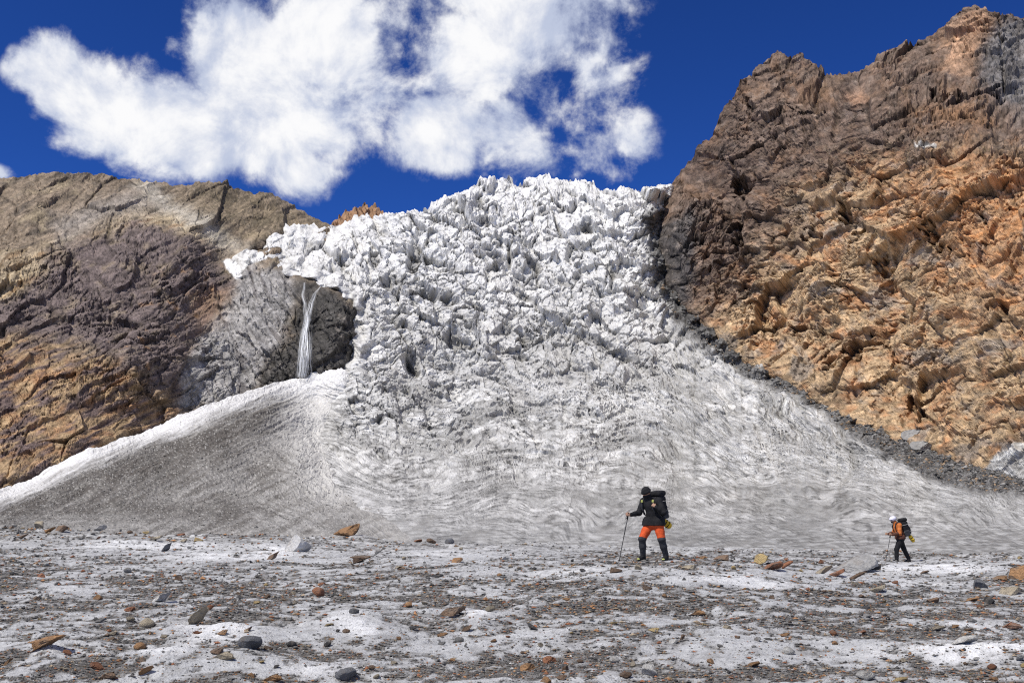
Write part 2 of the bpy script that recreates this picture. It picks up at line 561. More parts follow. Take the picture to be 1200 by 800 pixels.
# ------------------------------------------------------------------ glacier icefall
def build_glacier():
    sky = [(150, 330), (240, 312), (268, 303), (285, 294), (300, 283), (318, 270), (330, 263), (345, 263), (360, 262), (380, 266), (400, 262), (415, 255), (428, 256),
           (450, 250), (470, 249), (490, 247), (505, 240), (520, 233), (545, 222), (560, 215), (575, 212), (590, 209), (598, 207), (603, 213), (612, 212),
           (620, 207), (632, 205), (645, 207), (655, 213), (675, 212), (690, 213), (700, 217), (720, 216), (740, 219), (760, 218), (790, 217), (800, 260), (822, 330), (870, 385),
           (930, 420), (1000, 450), (1060, 480), (1120, 505), (1200, 530), (1300, 560), (1500, 590)]
    us = columns(252, 1220, 1.04, 240, 1480)
    vt = interp(sky, us) + gn(us / 7, us * 0, 5) * 3.2 * ss(us, 270, 330) + gn(us / 2.6, us * 0, 6) * 1.8
    vb = interp(VEND, us) + 26
    nr = 432
    U, V = sheet_uv(us, vt, vb, nr)
    U = U.astype(f32); V = V.astype(f32)
    Dm = bic(DI, U, V)
    P = mapping(U, V, Dm)
    N = normals(P)
    px = (Dm / FOC)
    # zones
    wu = 1 - ss(V + 0.10 * (U - 560) + 30 * fbm(U / 60, V / 60, 3, 21), 395, 500)     # broken seracs above
    wb_ = ss(V, 520, 600)                                                             # smooth foot
    edgeL = 1 - ss(U, 430, 560)
    wu = np.maximum(wu, edgeL * (1 - ss(V, 470, 560)) * 0.9)
    wx = 7 * fbm(U / 70, V / 60, 2, 31) + 1.6 * fbm(U / 11, V / 9, 2, 33); wy = 6 * fbm(U / 70, V / 60, 2, 32) + 1.6 * fbm(U / 11, V / 9, 2, 34)
    Uw, Vw = U + wx, V + wy
    a1, b1 = rot(Uw, Vw, 28)
    h1, e1, r1 = facet(a1 / 36, b1 / 20, 41, 1.9)
    a2, b2 = rot(Uw, Vw, -18)
    h2, e2, r2 = facet(a2 / 13, b2 / 9.5, 47, 1.9)
    h3, e3, r3 = facet(U / 5.4, V / 4.6, 53)
    big = fbm(U / 95, V / 60, 3, 61)
    gul = ridged(U / 46, V / 120, 3, 62)
    ser = 8 * h1 + 6.0 * h2 + 3.2 * h3
    broken = 0.30 + 0.85 * ss(fbm(U / 52, V / 40, 3, 66), -0.28, 0.30)
    ser = 11.5 * h1 * ss(e1, 0, .07) * (0.5 + 0.6 * broken) + (.35 + .65 * broken) * (5.6 * h2 * ss(e2, 0, .05) + 2.8 * h3) - 3.2 * (1 - ss(e2, 0, .2)) * ss(r2, .35, .6)
    d = wu * ser * (0.45 + 0.55 * ss(V - vt[None], 0, 16))
    d += big * 14 * (1 - 0.6 * wb_) + (gul - 0.6) * 9 * wu
    # flowing foliation in the middle and lower ice
    am, bm = rot(Uw, Vw, 33)
    folm = ridged(am / 110, bm / 15, 5, 71, 0.6)
    al, bl = rot(U + 1.6 * wx, V + 1.6 * wy, -14)
    foll = ridged(al / 120, bl / 11, 5, 73, 0.6)
    av, bv = rot(Uw, Vw, -63)
    folv = ridged(Uw / 44 + Vw / 120, Vw / 24, 5, 75, 0.55)
    wm = ss(U - 0.4 * (V - 400), 520, 640) * (1 - ss(V - 0.28 * (U - 700), 430, 500))
    wr = ss(U + 0.7 * (V - 520), 640, 760) * ss(V - 0.28 * (U - 700), 430, 500)
    wl = np.clip(1 - wm - wr, 0, 1)
    psi = V - 0.20 * (U - 700) * ss(U, 500, 760) + 38 * fbm(U / 170, V / 100, 2, 131) + 3.2 * fbm(U / 34, V / 22, 2, 132)
    psm = bm + 30 * fbm(U / 110, V / 70, 3, 133) + 3.5 * fbm(U / 28, V / 20, 2, 134)
    wps = 1 - wm
    folp = ridged(U / 95, psi / 14, 5, 135, 0.6); folq = ridged(am / 85, psm / 14, 5, 136, 0.6)
    fol = folp * wps + folq * wm
    lamp = ridged(U / 34, psi / 3.6, 4, 137, .6) * wps + ridged(am / 34, psm / 3.6, 4, 138, .6) * wm
    d += (fol - 0.55) * (11.0 * (1 - wb_) + 8.0) * (1 - 0.65 * wu)
    lower = ss(V, 400, 470)
    h5, e5, r5 = facet((al * (wr + wl) + am * wm) / 9, (bl * (wr + wl) + bm * wm) / 4.2, 86)
    d += lower * (h5 * 1.5 * broken + (lamp - .55) * 2.6)
    h4, e4, r4 = facet(am / 16, bm / 7, 81)
    d += h4 * 2.8 * broken * (1 - wu) * (1 - wb_) + h1 * ss(e1, 0, .12) * 5.0 * (1 - wu) * (1 - wb_)
    d += fbm(U / 4, V / 2.6, 3, 83) * (0.9 * (1 - wb_) + 0.5) * (1 - .6 * wu)
    # deep notches between blocks
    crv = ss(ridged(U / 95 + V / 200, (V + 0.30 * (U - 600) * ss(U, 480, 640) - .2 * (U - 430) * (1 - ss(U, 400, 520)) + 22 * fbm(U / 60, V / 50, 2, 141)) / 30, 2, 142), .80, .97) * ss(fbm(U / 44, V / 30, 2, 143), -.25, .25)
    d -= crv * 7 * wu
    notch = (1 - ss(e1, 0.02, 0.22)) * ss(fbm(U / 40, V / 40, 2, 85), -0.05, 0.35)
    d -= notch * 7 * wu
    # a few crevasse mouths, cut in; their shade and wall dirt are painted dark
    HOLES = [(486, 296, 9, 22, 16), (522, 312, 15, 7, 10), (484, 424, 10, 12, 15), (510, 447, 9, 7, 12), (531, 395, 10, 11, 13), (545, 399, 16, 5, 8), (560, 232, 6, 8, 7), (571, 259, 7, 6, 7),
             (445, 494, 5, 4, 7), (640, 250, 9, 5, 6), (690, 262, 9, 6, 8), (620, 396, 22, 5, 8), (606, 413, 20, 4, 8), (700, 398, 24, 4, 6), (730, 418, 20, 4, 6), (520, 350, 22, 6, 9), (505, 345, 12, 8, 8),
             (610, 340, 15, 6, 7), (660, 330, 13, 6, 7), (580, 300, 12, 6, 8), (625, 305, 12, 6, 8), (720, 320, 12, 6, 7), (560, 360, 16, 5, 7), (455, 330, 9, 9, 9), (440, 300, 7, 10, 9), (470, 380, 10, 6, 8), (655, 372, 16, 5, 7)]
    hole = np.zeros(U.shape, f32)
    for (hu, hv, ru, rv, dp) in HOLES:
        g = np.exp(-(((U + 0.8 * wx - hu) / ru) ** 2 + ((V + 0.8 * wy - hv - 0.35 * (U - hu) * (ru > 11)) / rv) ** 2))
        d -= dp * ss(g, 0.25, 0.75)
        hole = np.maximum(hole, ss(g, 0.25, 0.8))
    # folds, crevasse lines and dirt bands read off the photograph: points, half width, relief (+ proud, - cut), darkness
    BANDS = [([(455, 325), (490, 338), (528, 362), (560, 385)], 5, -7, .7), ([(590, 385), (620, 402), (650, 414), (690, 440)], 4, -6, .6), ([(660, 385), (700, 400), (735, 420)], 4, -6, .65), ([(560, 330), (610, 352), (670, 385)], 5, 5, -.3),
             ([(600, 420), (640, 440), (700, 450), (760, 438)], 4, -3, .4), ([(672, 500), (690, 465), (716, 438)], 3, -4, .5), ([(660, 505), (662, 470), (668, 440)], 3, -4, .4), ([(700, 480), (735, 470), (765, 473), (778, 492)], 4, 5, -.6),
             ([(620, 540), (700, 520), (780, 508), (860, 484), (900, 470)], 5, -4, .5), ([(560, 560), (640, 545), (720, 535), (800, 530), (900, 520)], 5, 4, -.3), ([(690, 560), (760, 545), (830, 520), (890, 500)], 3.5, -3.5, .55),
             ([(880, 500), (895, 530), (910, 562), (928, 590)], 3, 3, -.6), ([(850, 540), (862, 560), (868, 585)], 3, -4, .55), ([(920, 545), (940, 565), (948, 588)], 3, -4, .4), ([(985, 500), (1000, 530), (1003, 548)], 6, -7, .6), ([(1000, 545), (985, 575), (1000, 588)], 3, -4, .5),
             ([(405, 500), (430, 520), (470, 545), (520, 560)], 4, -5, .55), ([(420, 540), (450, 528), (480, 545), (500, 575)], 4, 4, -.3), ([(470, 480), (520, 470), (560, 490), (590, 530)], 4, -3.5, .35), ([(440, 590), (520, 585), (600, 570), (680, 568)], 4, -3, .4),
             ([(930, 600), (1000, 592), (1060, 600), (1090, 622)], 3, -3, .55), ([(1000, 560), (1040, 566), (1090, 580), (1120, 604), (1150, 625)], 4, -3, .45), ([(1080, 640), (1110, 652), (1140, 662)], 2.5, -2, .6), ([(840, 425), (880, 450), (930, 480), (975, 500)], 5, 5, -.4),
             ([(780, 400), (820, 425), (850, 445)], 5, -4, .5), ([(500, 505), (560, 500), (620, 510), (660, 530)], 4, 3, -.3), ([(930, 620), (945, 632), (975, 640)], 2.5, -2, .5), ([(690, 590), (800, 598), (900, 600), (1000, 604)], 3, -2.5, .6), ([(720, 380), (770, 395), (800, 412)], 4, 4, -.3),
             ([(640, 575), (690, 556), (740, 566), (790, 560)], 4, 3, -.35), ([(880, 560), (900, 545), (930, 552), (950, 575)], 3, 3, -.2)]
    BANDS += [([(880, 598), (905, 625)], 3, -2.5, .5), ([(940, 588), (972, 615), (990, 640)], 4, -3, .6), ([(1010, 588), (1048, 610), (1080, 640)], 4, -3, .55), ([(1096, 598), (1135, 620), (1162, 652)], 4, -3, .6), ([(1150, 590), (1182, 612), (1200, 645)], 4, -3, .5),
              ([(560, 610), (680, 604), (800, 612), (940, 612), (1100, 622), (1200, 632)], 3, -2, .55), ([(450, 622), (560, 628), (700, 622), (860, 630), (1010, 632)], 3, -2, .5), ([(690, 588), (780, 592), (860, 588), (940, 592), (1000, 596)], 3.5, -4, .75), ([(700, 545), (706, 585)], 2.5, -3, .5), ([(745, 548), (752, 586)], 2.5, -3, .5), ([(790, 545), (800, 588)], 2.5, -3, .55),
              ([(470, 400), (520, 430), (575, 440), (640, 470)], 5, -5, .5), ([(560, 395), (640, 430), (720, 455), (800, 455)], 4, -4, .45), ([(600, 360), (680, 395), (760, 430), (830, 450)], 5, -5, .5), ([(720, 340), (770, 372), (830, 412)], 4, -4, .45), ([(430, 470), (480, 500), (540, 520), (620, 525)], 4, -4, .5)]
    bdark = np.zeros(U.shape, f32); blite = np.zeros(U.shape, f32)
    jx = 3.2 * fbm(U / 15, V / 11, 3, 87); jy = 3.2 * fbm(U / 15, V / 11, 3, 89)
    for (L, w, dp, dk_) in BANDS:
        g = np.exp(-(bil(line_d(L), U + jx, V + jy) / w) ** 2)
        d += dp * g
        (bdark if dk_ > 0 else blite)[...] = np.maximum(bdark if dk_ > 0 else blite, g * abs(dk_))
    # frontal steps along the foot
    step = np.exp(-((V - (585 - 12 * np.cos((U - 860) / 120.0) + 5 * fbm(U / 30, V / 90, 2, 88))) / 5.0) ** 2) * ss(U, 700, 780) * (1 - ss(U, 1000, 1060))
    d += step * 5
    d *= ss(Dm, 60, 150) * 0.85 + 0.15
    # lateral moraine: loose stones
    sdm = bil(SD_MOR, U + 6 * wx / 8, V + 6 * wy / 8) + 5 * fbm(U / 14, V / 10, 3, 91)
    mor = ss(sdm + 11 * fbm(U / 34, V / 20, 4, 92, .6), -8, 7)
    d = d * (1 - 0.8 * mor) + mor * (h3 * 2.2 + h2 * 2)
    d *= 0.25 + 0.75 * ss(np.abs(bil(np.maximum(REG_CONE, REG_L), U, V)), 0, 30)
    P = push(P, N, d * px * 1.15, 0.80)
    # ---- albedo
    clean = C3(.76, .755, .74); grey = C3(.50, .495, .48); dark = C3(.17, .165, .155); warm = C3(.56, .53, .48)
    lam = np.maximum(lamp, ridged(U / 15, V / 9, 4, 120, .6) * 0.86)
    dirt = 0.35 + 0.26 * fbm(U / 70, V / 45, 4, 104) + 0.40 * ss(V, 300, 520) * (1 - 0.35 * ss(600 - U, 0, 200))
    dirt -= 0.02 + 0.25 * (1 - ss(V - 0.10 * (760 - U), 225, 320))
    dirt += 0.20 * (r2 - 0.5) * wu + 0.14 * (r3 - 0.5) * wu
    dirt += 0.12 * ss(V, 540, 600) * ss(U, 820, 980)
    col = lerp(clean, grey, np.clip(dirt, 0, 1))
    sp = fbm(U / 2.4, V / 1.9, 3, 105)
    streak = ss(lam, 0.60, 0.90) * (0.30 + 0.75 * ss(V, 330, 520)) * ss(fbm(U / 30, V / 18, 4, 107), -0.5, 0.25)
    col = lerp(col, dark, np.clip(streak * 1.0 + 0.24 * ss(sp, 0.12, 0.5), 0, 0.9))
    col = lerp(col, C3(.80, .80, .79), lower * 0.46 * ss(.62 - lamp + .45 * sp, 0.02, 0.34))
    col = col * (1 + lower * 0.5 * (r5 - 0.5))[..., None]
    bandd = ss(fol, 0.70, 0.98) * (1 - wu) * 0.45
    col = lerp(col, dark * 1.5, 1.3 * bandd * ss(fbm(U / 50, V / 40, 3, 108), -0.4, 0.4))
    speck = np.maximum(ss(e3, 0.30, 0.03), ss(e2, .16, .02)) * ss(fbm(U / 12, V / 10, 3, 109), -0.15, 0.35) * (0.15 + 0.85 * wu)  # crack shade and dirty walls painted dark along the block borders
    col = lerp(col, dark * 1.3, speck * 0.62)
    col = lerp(col, dark * 1.5, np.clip(notch * .45 + crv * .5, 0, 1) * wu)  # shade and dirt painted into notches and crevasse cuts
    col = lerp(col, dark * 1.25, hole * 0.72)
    col = lerp(col, warm, 0.30 * ss(fbm(U / 34, V / 22, 3, 110), 0.25, 0.6) * ss(V, 330, 460))
    wh = ss(fbm(U / 26, V / 9, 4, 111), 0.22, 0.5) * ss(V, 420, 560) * 0.55
    col = lerp(col, clean, wh)
    col = lerp(col, dark * 1.15, np.clip(bdark * (0.75 + 0.8 * sp), 0, .9))
    col = lerp(col, clean * 1.1, np.clip(blite * (0.9 + 0.6 * sp), 0, .9))
    # sweeping dirt curtains
    blot = ss(fbm(a1 / 30, b1 / 12, 4, 123), .12, .5) * wu * ss(V, 215, 300)
    col = lerp(col, C3(.36, .355, .335), blot * .42)
    curt = ss(fbm(U / 120, (psi * wps + psm * wm) / 24, 5, 121, 0.6), -0.08, 0.36) * ss(V, 330, 470)
    col = lerp(col, lerp(C3(.27, .265, .25), C3(.40, .395, .38), ss(sp, -.3, .4)), curt * 0.72)
    foot = ss(V + 9 * fbm(U / 60, V / 9, 3, 124), 585, 640)
    col = lerp(col, lerp(C3(.23, .225, .215), C3(.50, .50, .49), ss(fbm(U / 16, V / 2.2, 4, 122), -.25, .35)), foot * .8)
    lowm = ss(V, 430, 520)
    col = col * (1 - lowm * .42 * ss(lamp, .56, .88) * ss(fbm(U / 70, V / 30, 3, 144), -.5, .2))[..., None]
    col = lerp(col, C3(.20, .195, .185), lowm * .75 * ss(ridged(U / 130, psi / 17, 3, 145, .55), .78, .96) * ss(fbm(U / 60, V / 26, 3, 146), -.2, .3))
    # darker line along the frontal step
    col = lerp(col, dark, step * 0.5)
    col = col * (1 - .17 * ss(V, 380, 520))[..., None]
    tone = fbm(U / 110, V / 50, 3, 147)
    col = col * (1 + .22 * lowm * tone)[..., None]
    gritb = ss(fbm(al / 60, bl / 9, 4, 112), 0.08, 0.45) * ss(V, 560, 600) * 0.55
    col = lerp(col, dark * 1.3, gritb)
    mcol = lerp(C3(.07, .067, .065), C3(.21, .205, .195), ss(fbm(U / 5, V / 3, 4, 113, .65) + .7 * fbm(U / 26, V / 14, 3, 114), -0.35, 0.6))
    col = lerp(col, mcol, mor)
    P = back_rows(P, 8, 220, 0.45)
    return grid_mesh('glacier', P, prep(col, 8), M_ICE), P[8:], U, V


SD_MOR = poly_sd([(752, 250), (790, 245), (812, 262), (792, 300), (800, 330), (822, 362), (858, 396), (888, 428), (922, 440), (955, 463), (1000, 484), (1045, 496), (1100, 522), (1160, 540), (1240, 560),
                  (1260, 600), (1200, 582), (1150, 577), (1100, 566), (1055, 546), (1015, 518), (985, 498), (945, 472), (905, 455), (868, 436), (846, 420), (822, 402), (790, 372), (772, 335), (760, 300), (764, 285)])


# ------------------------------------------------------------------ rock relief shared by both mountains
def rock_relief(U, V, dip, seed, mult=1.0):
    wx = 9 * fbm(U / 90, V / 80, 2, seed + 1) + 2.2 * fbm(U / 14, V / 11, 2, seed + 4); wy = 8 * fbm(U / 90, V / 80, 2, seed + 2) + 2.2 * fbm(U / 14, V / 11, 2, seed + 6)
    Uw, Vw = U + wx, V + wy
    a, b = rot(Uw, Vw, dip)
    h0, e0, r0 = facet(a / 62, b / 34, seed + 3, 1.5)
    h1, e1, r1 = facet(a / 25, b / 14, seed + 13, 1.4)
    h2, e2, r2 = facet(a / 10, b / 6, seed + 23, 1.1)
    a3, b3 = rot(U, V, dip + 8)
    h3, e3, r3 = facet(a3 / 4.4, b3 / 2.8, seed + 33, 0.9)
    d = fbm(U / 150, V / 130, 2, seed + 41) * 24 + fbm(Uw / 60, Vw / 50, 2, seed + 42) * 9

    def ledges(period, sd, off):
        ph = b / period + 1.1 * fbm(a / (period * 7), b / (period * 3.5), 2, sd) + off
        fr = ph - np.floor(ph)
        am = hf(np.floor(ph).astype(np.int64), np.zeros(ph.shape, np.int64) + 3, sd + 1)
        lat = ss(fbm(a / (period * 3.2), np.floor(ph) * 3.7, 2, sd + 2), -0.35, 0.3)
        return np.where(fr < .80, fr / .80, (1 - fr) / .20) * (0.25 + 0.75 * am) * lat
    ld = ledges(30, seed + 61, r0 * 1.6) * 9 + ledges(12, seed + 65, r1 * 1.5) * 5.5 + ledges(5.2, seed + 69, r2 * .8) * 2.4
    rgh = 0.25 + 0.95 * ss(fbm(U / 70, V / 60, 3, seed + 91) - 1.2 * np.exp(-(((U - 1055) / 26) ** 2 + ((V - 300) / 34) ** 2)) * (seed == 700), -0.25, 0.32)
    if seed == 500:
        rgh = rgh * (0.45 + 0.55 * ss(V + 0.2 * (200 - U), 235, 300))
    d += h0 * ss(e0, 0, .09) * 15 + h1 * ss(e1, 0, .10) * 7 * (.4 + .6 * rgh) + rgh * (h2 * 3.4 + h3 * 1.8) + ld * (0.35 + .75 * rgh)
    bed = fbm(a / 90, b / 7, 4, seed + 51)
    d += bed * 3.5
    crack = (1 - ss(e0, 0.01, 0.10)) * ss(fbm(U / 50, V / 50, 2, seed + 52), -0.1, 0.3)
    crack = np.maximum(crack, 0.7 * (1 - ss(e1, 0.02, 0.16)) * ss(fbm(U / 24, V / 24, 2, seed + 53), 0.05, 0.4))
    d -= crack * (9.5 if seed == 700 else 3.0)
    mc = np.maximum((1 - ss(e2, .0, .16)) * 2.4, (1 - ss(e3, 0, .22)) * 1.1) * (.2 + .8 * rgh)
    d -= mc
    d += fbm(U / 3, V / 2.5, 2, seed + 54) * 0.5 * rgh
    return d * mult, dict(h1=h1, h2=h2, mc=mc, rgh=rgh, wx=wx, wy=wy, a=a, b=b, bed=bed, crack=crack, r0=r0, r1=r1, r2=r2, r3=r3, e1=e1, e2=e2, e3=e3)


def zone(P, U, V, q, soft=10, wig=14, seed=0):
    sd = bil(poly_sd(P), U, V)
    return ss(sd + 1.5 * wig * fbm(q['a'] / 60, q['b'] / 16, 5, 300 + seed, 0.6), -1.5 * soft, 1.5 * soft)


def build_left():
    sky = [(-400, 215), (-100, 210), (-20, 207), (0, 207), (30, 204), (50, 203), (85, 201), (105, 203), (125, 203), (150, 207), (160, 206), (200, 212), (250, 216), (290, 222), (320, 228), (345, 237),
           (365, 248), (378, 258), (400, 272), (470, 300)]
    us = columns(-18, 440, 1.05, -380, 462)
    vt = interp(sky, us) + gn(us / 9, us * 0, 15) * 2.2 + gn(us / 3, us * 0, 16) * 1.3
    U, V = sheet_uv(us, vt, np.full(us.shape, 600.0), 330)
    U = U.astype(f32); V = V.astype(f32)
    Dm = bic(DL, U, V)
    P = mapping(U, V, Dm)
    N = normals(P)
    d, q = rock_relief(U, V, -26, 500)
    amp = 0.62 + 0.25 * ss(V, 260, 330)
    # the cliff with the waterfall is cut by steep joints
    cl = ss(bil(poly_sd([(282, 318), (340, 318), (420, 350), (425, 440), (300, 470), (240, 470), (262, 380)]), U, V), -10, 14)
    aj, bj = rot(U + q['wx'], V + q['wy'], 62)
    hj, ej, rj = facet(aj / 34, bj / 9, 571, 1.6)
    hk, ek, rk = facet(aj / 13, bj / 6, 577, 1.6)
    d = d * amp * (1 - 0.55 * cl) + cl * (hj * ss(ej, 0, .08) * 6 + hk * 2.2)
    crk = (1 - ss(np.abs(bil(line_d([(281, 322), (300, 350), (322, 378), (350, 402)]), U, V)), 0, 3.5))
    d -= 5 * crk
    near = ss(np.abs(bil(line_d([(u, v) for u, v, _ in CONTACT_L]), U, V)), 2, 40)
    d *= 0.75 + 0.25 * near
    P = push(P, N, d * Dm / FOC, 0.75)
    # albedo
    n1 = fbm(U / 30, V / 18, 4, 601); n2 = fbm(q['a'] / 46, q['b'] / 7, 4, 602); n3 = fbm(U / 3, V / 2.4, 3, 603)
    brown = C3(.185, .145, .105); darkb = C3(.10, .082, .064); tan = C3(.31, .25, .165); rust = C3(.30, .175, .085); purple = C3(.118, .094, .09); greyr = C3(.255, .245, .235); blackr = C3(.066, .062, .057)
    col = lerp(brown, darkb, ss(n2, -0.15, 0.4))
    col = lerp(col, tan * 0.8, 0.7 * ss(n1 + n2 * 0.5, 0.12, 0.5))
    gold = zone([(-400, 420), (-40, 345), (0, 312), (60, 296), (120, 268), (165, 246), (215, 250), (262, 282), (240, 300), (190, 275), (140, 275), (90, 300), (40, 338), (0, 362), (-400, 460)], U, V, q, 12, 16, 1)
    col = lerp(col, lerp(tan * 1.12, C3(.30, .20, .11), ss(n2, 0.0, 0.45)), gold * 0.9)
    greyu = zone([(60, 262), (150, 226), (200, 240), (150, 252), (100, 275), (70, 290)], U, V, q, 10, 10, 2)
    col = lerp(col, C3(.24, .215, .19), greyu * 0.75)
    scree = zone([(158, 210), (178, 212), (215, 240), (262, 275), (290, 292), (262, 292), (215, 262), (180, 236)], U, V, q, 8, 8, 3)
    col = lerp(col, lerp(C3(.36, .33, .28), C3(.22, .20, .16), ss(n3, -0.1, 0.6)), scree * 0.95)
    olive = zone([(200, 212), (300, 220), (390, 262), (330, 280), (262, 268)], U, V, q, 14, 14, 4)
    col = lerp(col, lerp(C3(.105, .086, .056), C3(.165, .13, .09), ss(n1 + 0.6 * n3, -0.2, 0.35)), olive * 0.75)
    low = zone([(-400, 380), (0, 385), (60, 400), (130, 420), (175, 450), (215, 478), (230, 520), (0, 640), (-400, 660)], U, V, q, 20, 22, 5)
    strata = lerp(lerp(C3(.29, .205, .12), C3(.26, .15, .08), ss(n1, -0.2, 0.4)), C3(.115, .085, .078), ss(n2 + 0.35 * n1, -0.12, 0.28))
    col = lerp(col, strata, low)
    dome = zone([(-60, 372), (30, 340), (62, 302), (100, 280), (160, 263), (200, 268), (240, 292), (274, 328), (272, 350), (240, 392), (216, 468), (185, 452), (150, 440), (110, 405), (50, 392), (-20, 398)], U, V, q, 7, 12, 6)
    domec = lerp(purple, C3(.17, .135, .105), ss(n1 + 0.5 * n2, 0.05, 0.5))
    domec = lerp(domec, rust * 0.9, 0.75 * ss(fbm(U / 18, V / 12, 4, 607), 0.25, 0.5) * ss(U + V, 470, 560))
    col = lerp(col, domec, dome * 0.93)
    gs = zone([(268, 346), (282, 318), (345, 318), (350, 350), (330, 400), (296, 460), (212, 480), (216, 440), (238, 392)], U, V, q, 6, 9, 7)
    gsc = lerp(greyr, C3(.14, .13, .125), ss(fbm(aj / 40, bj / 6, 4, 609), 0.0, 0.4))
    col = lerp(col, gsc, gs)
    dk = zone([(350, 326), (385, 334), (405, 348), (430, 360), (430, 430), (392, 450), (300, 462), (302, 440), (318, 410), (338, 398), (346, 360)], U, V, q, 7, 9, 8)
    dkc = lerp(blackr, C3(.15, .135, .12), ss(fbm(aj / 22, bj / 7, 4, 611), 0.1, 0.5))
    col = lerp(col, dkc, dk)
    wet = 1 - ss(bil(line_d([(358, 330), (362, 365), (357, 440)]), U, V) + 5 * fbm(U / 7, V / 20, 3, 617), 8, 26)
    col = lerp(col, blackr * .75, wet * .7 * dk)
    col = lerp(col, rust, 0.35 * zone([(225, 345), (270, 340), (262, 372), (235, 380)], U, V, q, 10, 10, 9))
    # snow tongue beside the cliff
    sn = ss(bil(poly_sd([(258, 301), (272, 303), (300, 298), (312, 308), (296, 314), (284, 317), (281, 332), (270, 320)]), U, V) + 3 * fbm(U / 6, V / 6, 3, 613), -1.5, 2)
    col = lerp(col, C3(.72, .72, .71), sn)
    sk = fbm(q['a'] / 22, q['b'] / 2.6, 3, 616)
    col = col * (1.30 + 0.50 * (q['r2'] - 0.5) + 0.62 * (q['r3'] - 0.5) + 0.62 * n3 + 0.65 * sk * (1 - .7 * gs))[..., None]
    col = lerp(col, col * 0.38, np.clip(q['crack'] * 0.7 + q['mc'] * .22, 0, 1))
    pale = ss(gn(U / 2.2, V / 1.8, 615), 0.62, 0.8) * 0.4 * (1 - gs) * (1 - dk)
    col = lerp(col, C3(.42, .38, .32), pale)
    P = back_rows(P, 8, 240, 0.5)
    return grid_mesh('mountain', P, prep(np.clip(col, 0.01, .85), 8), M_ROCK), P[8:], U, V


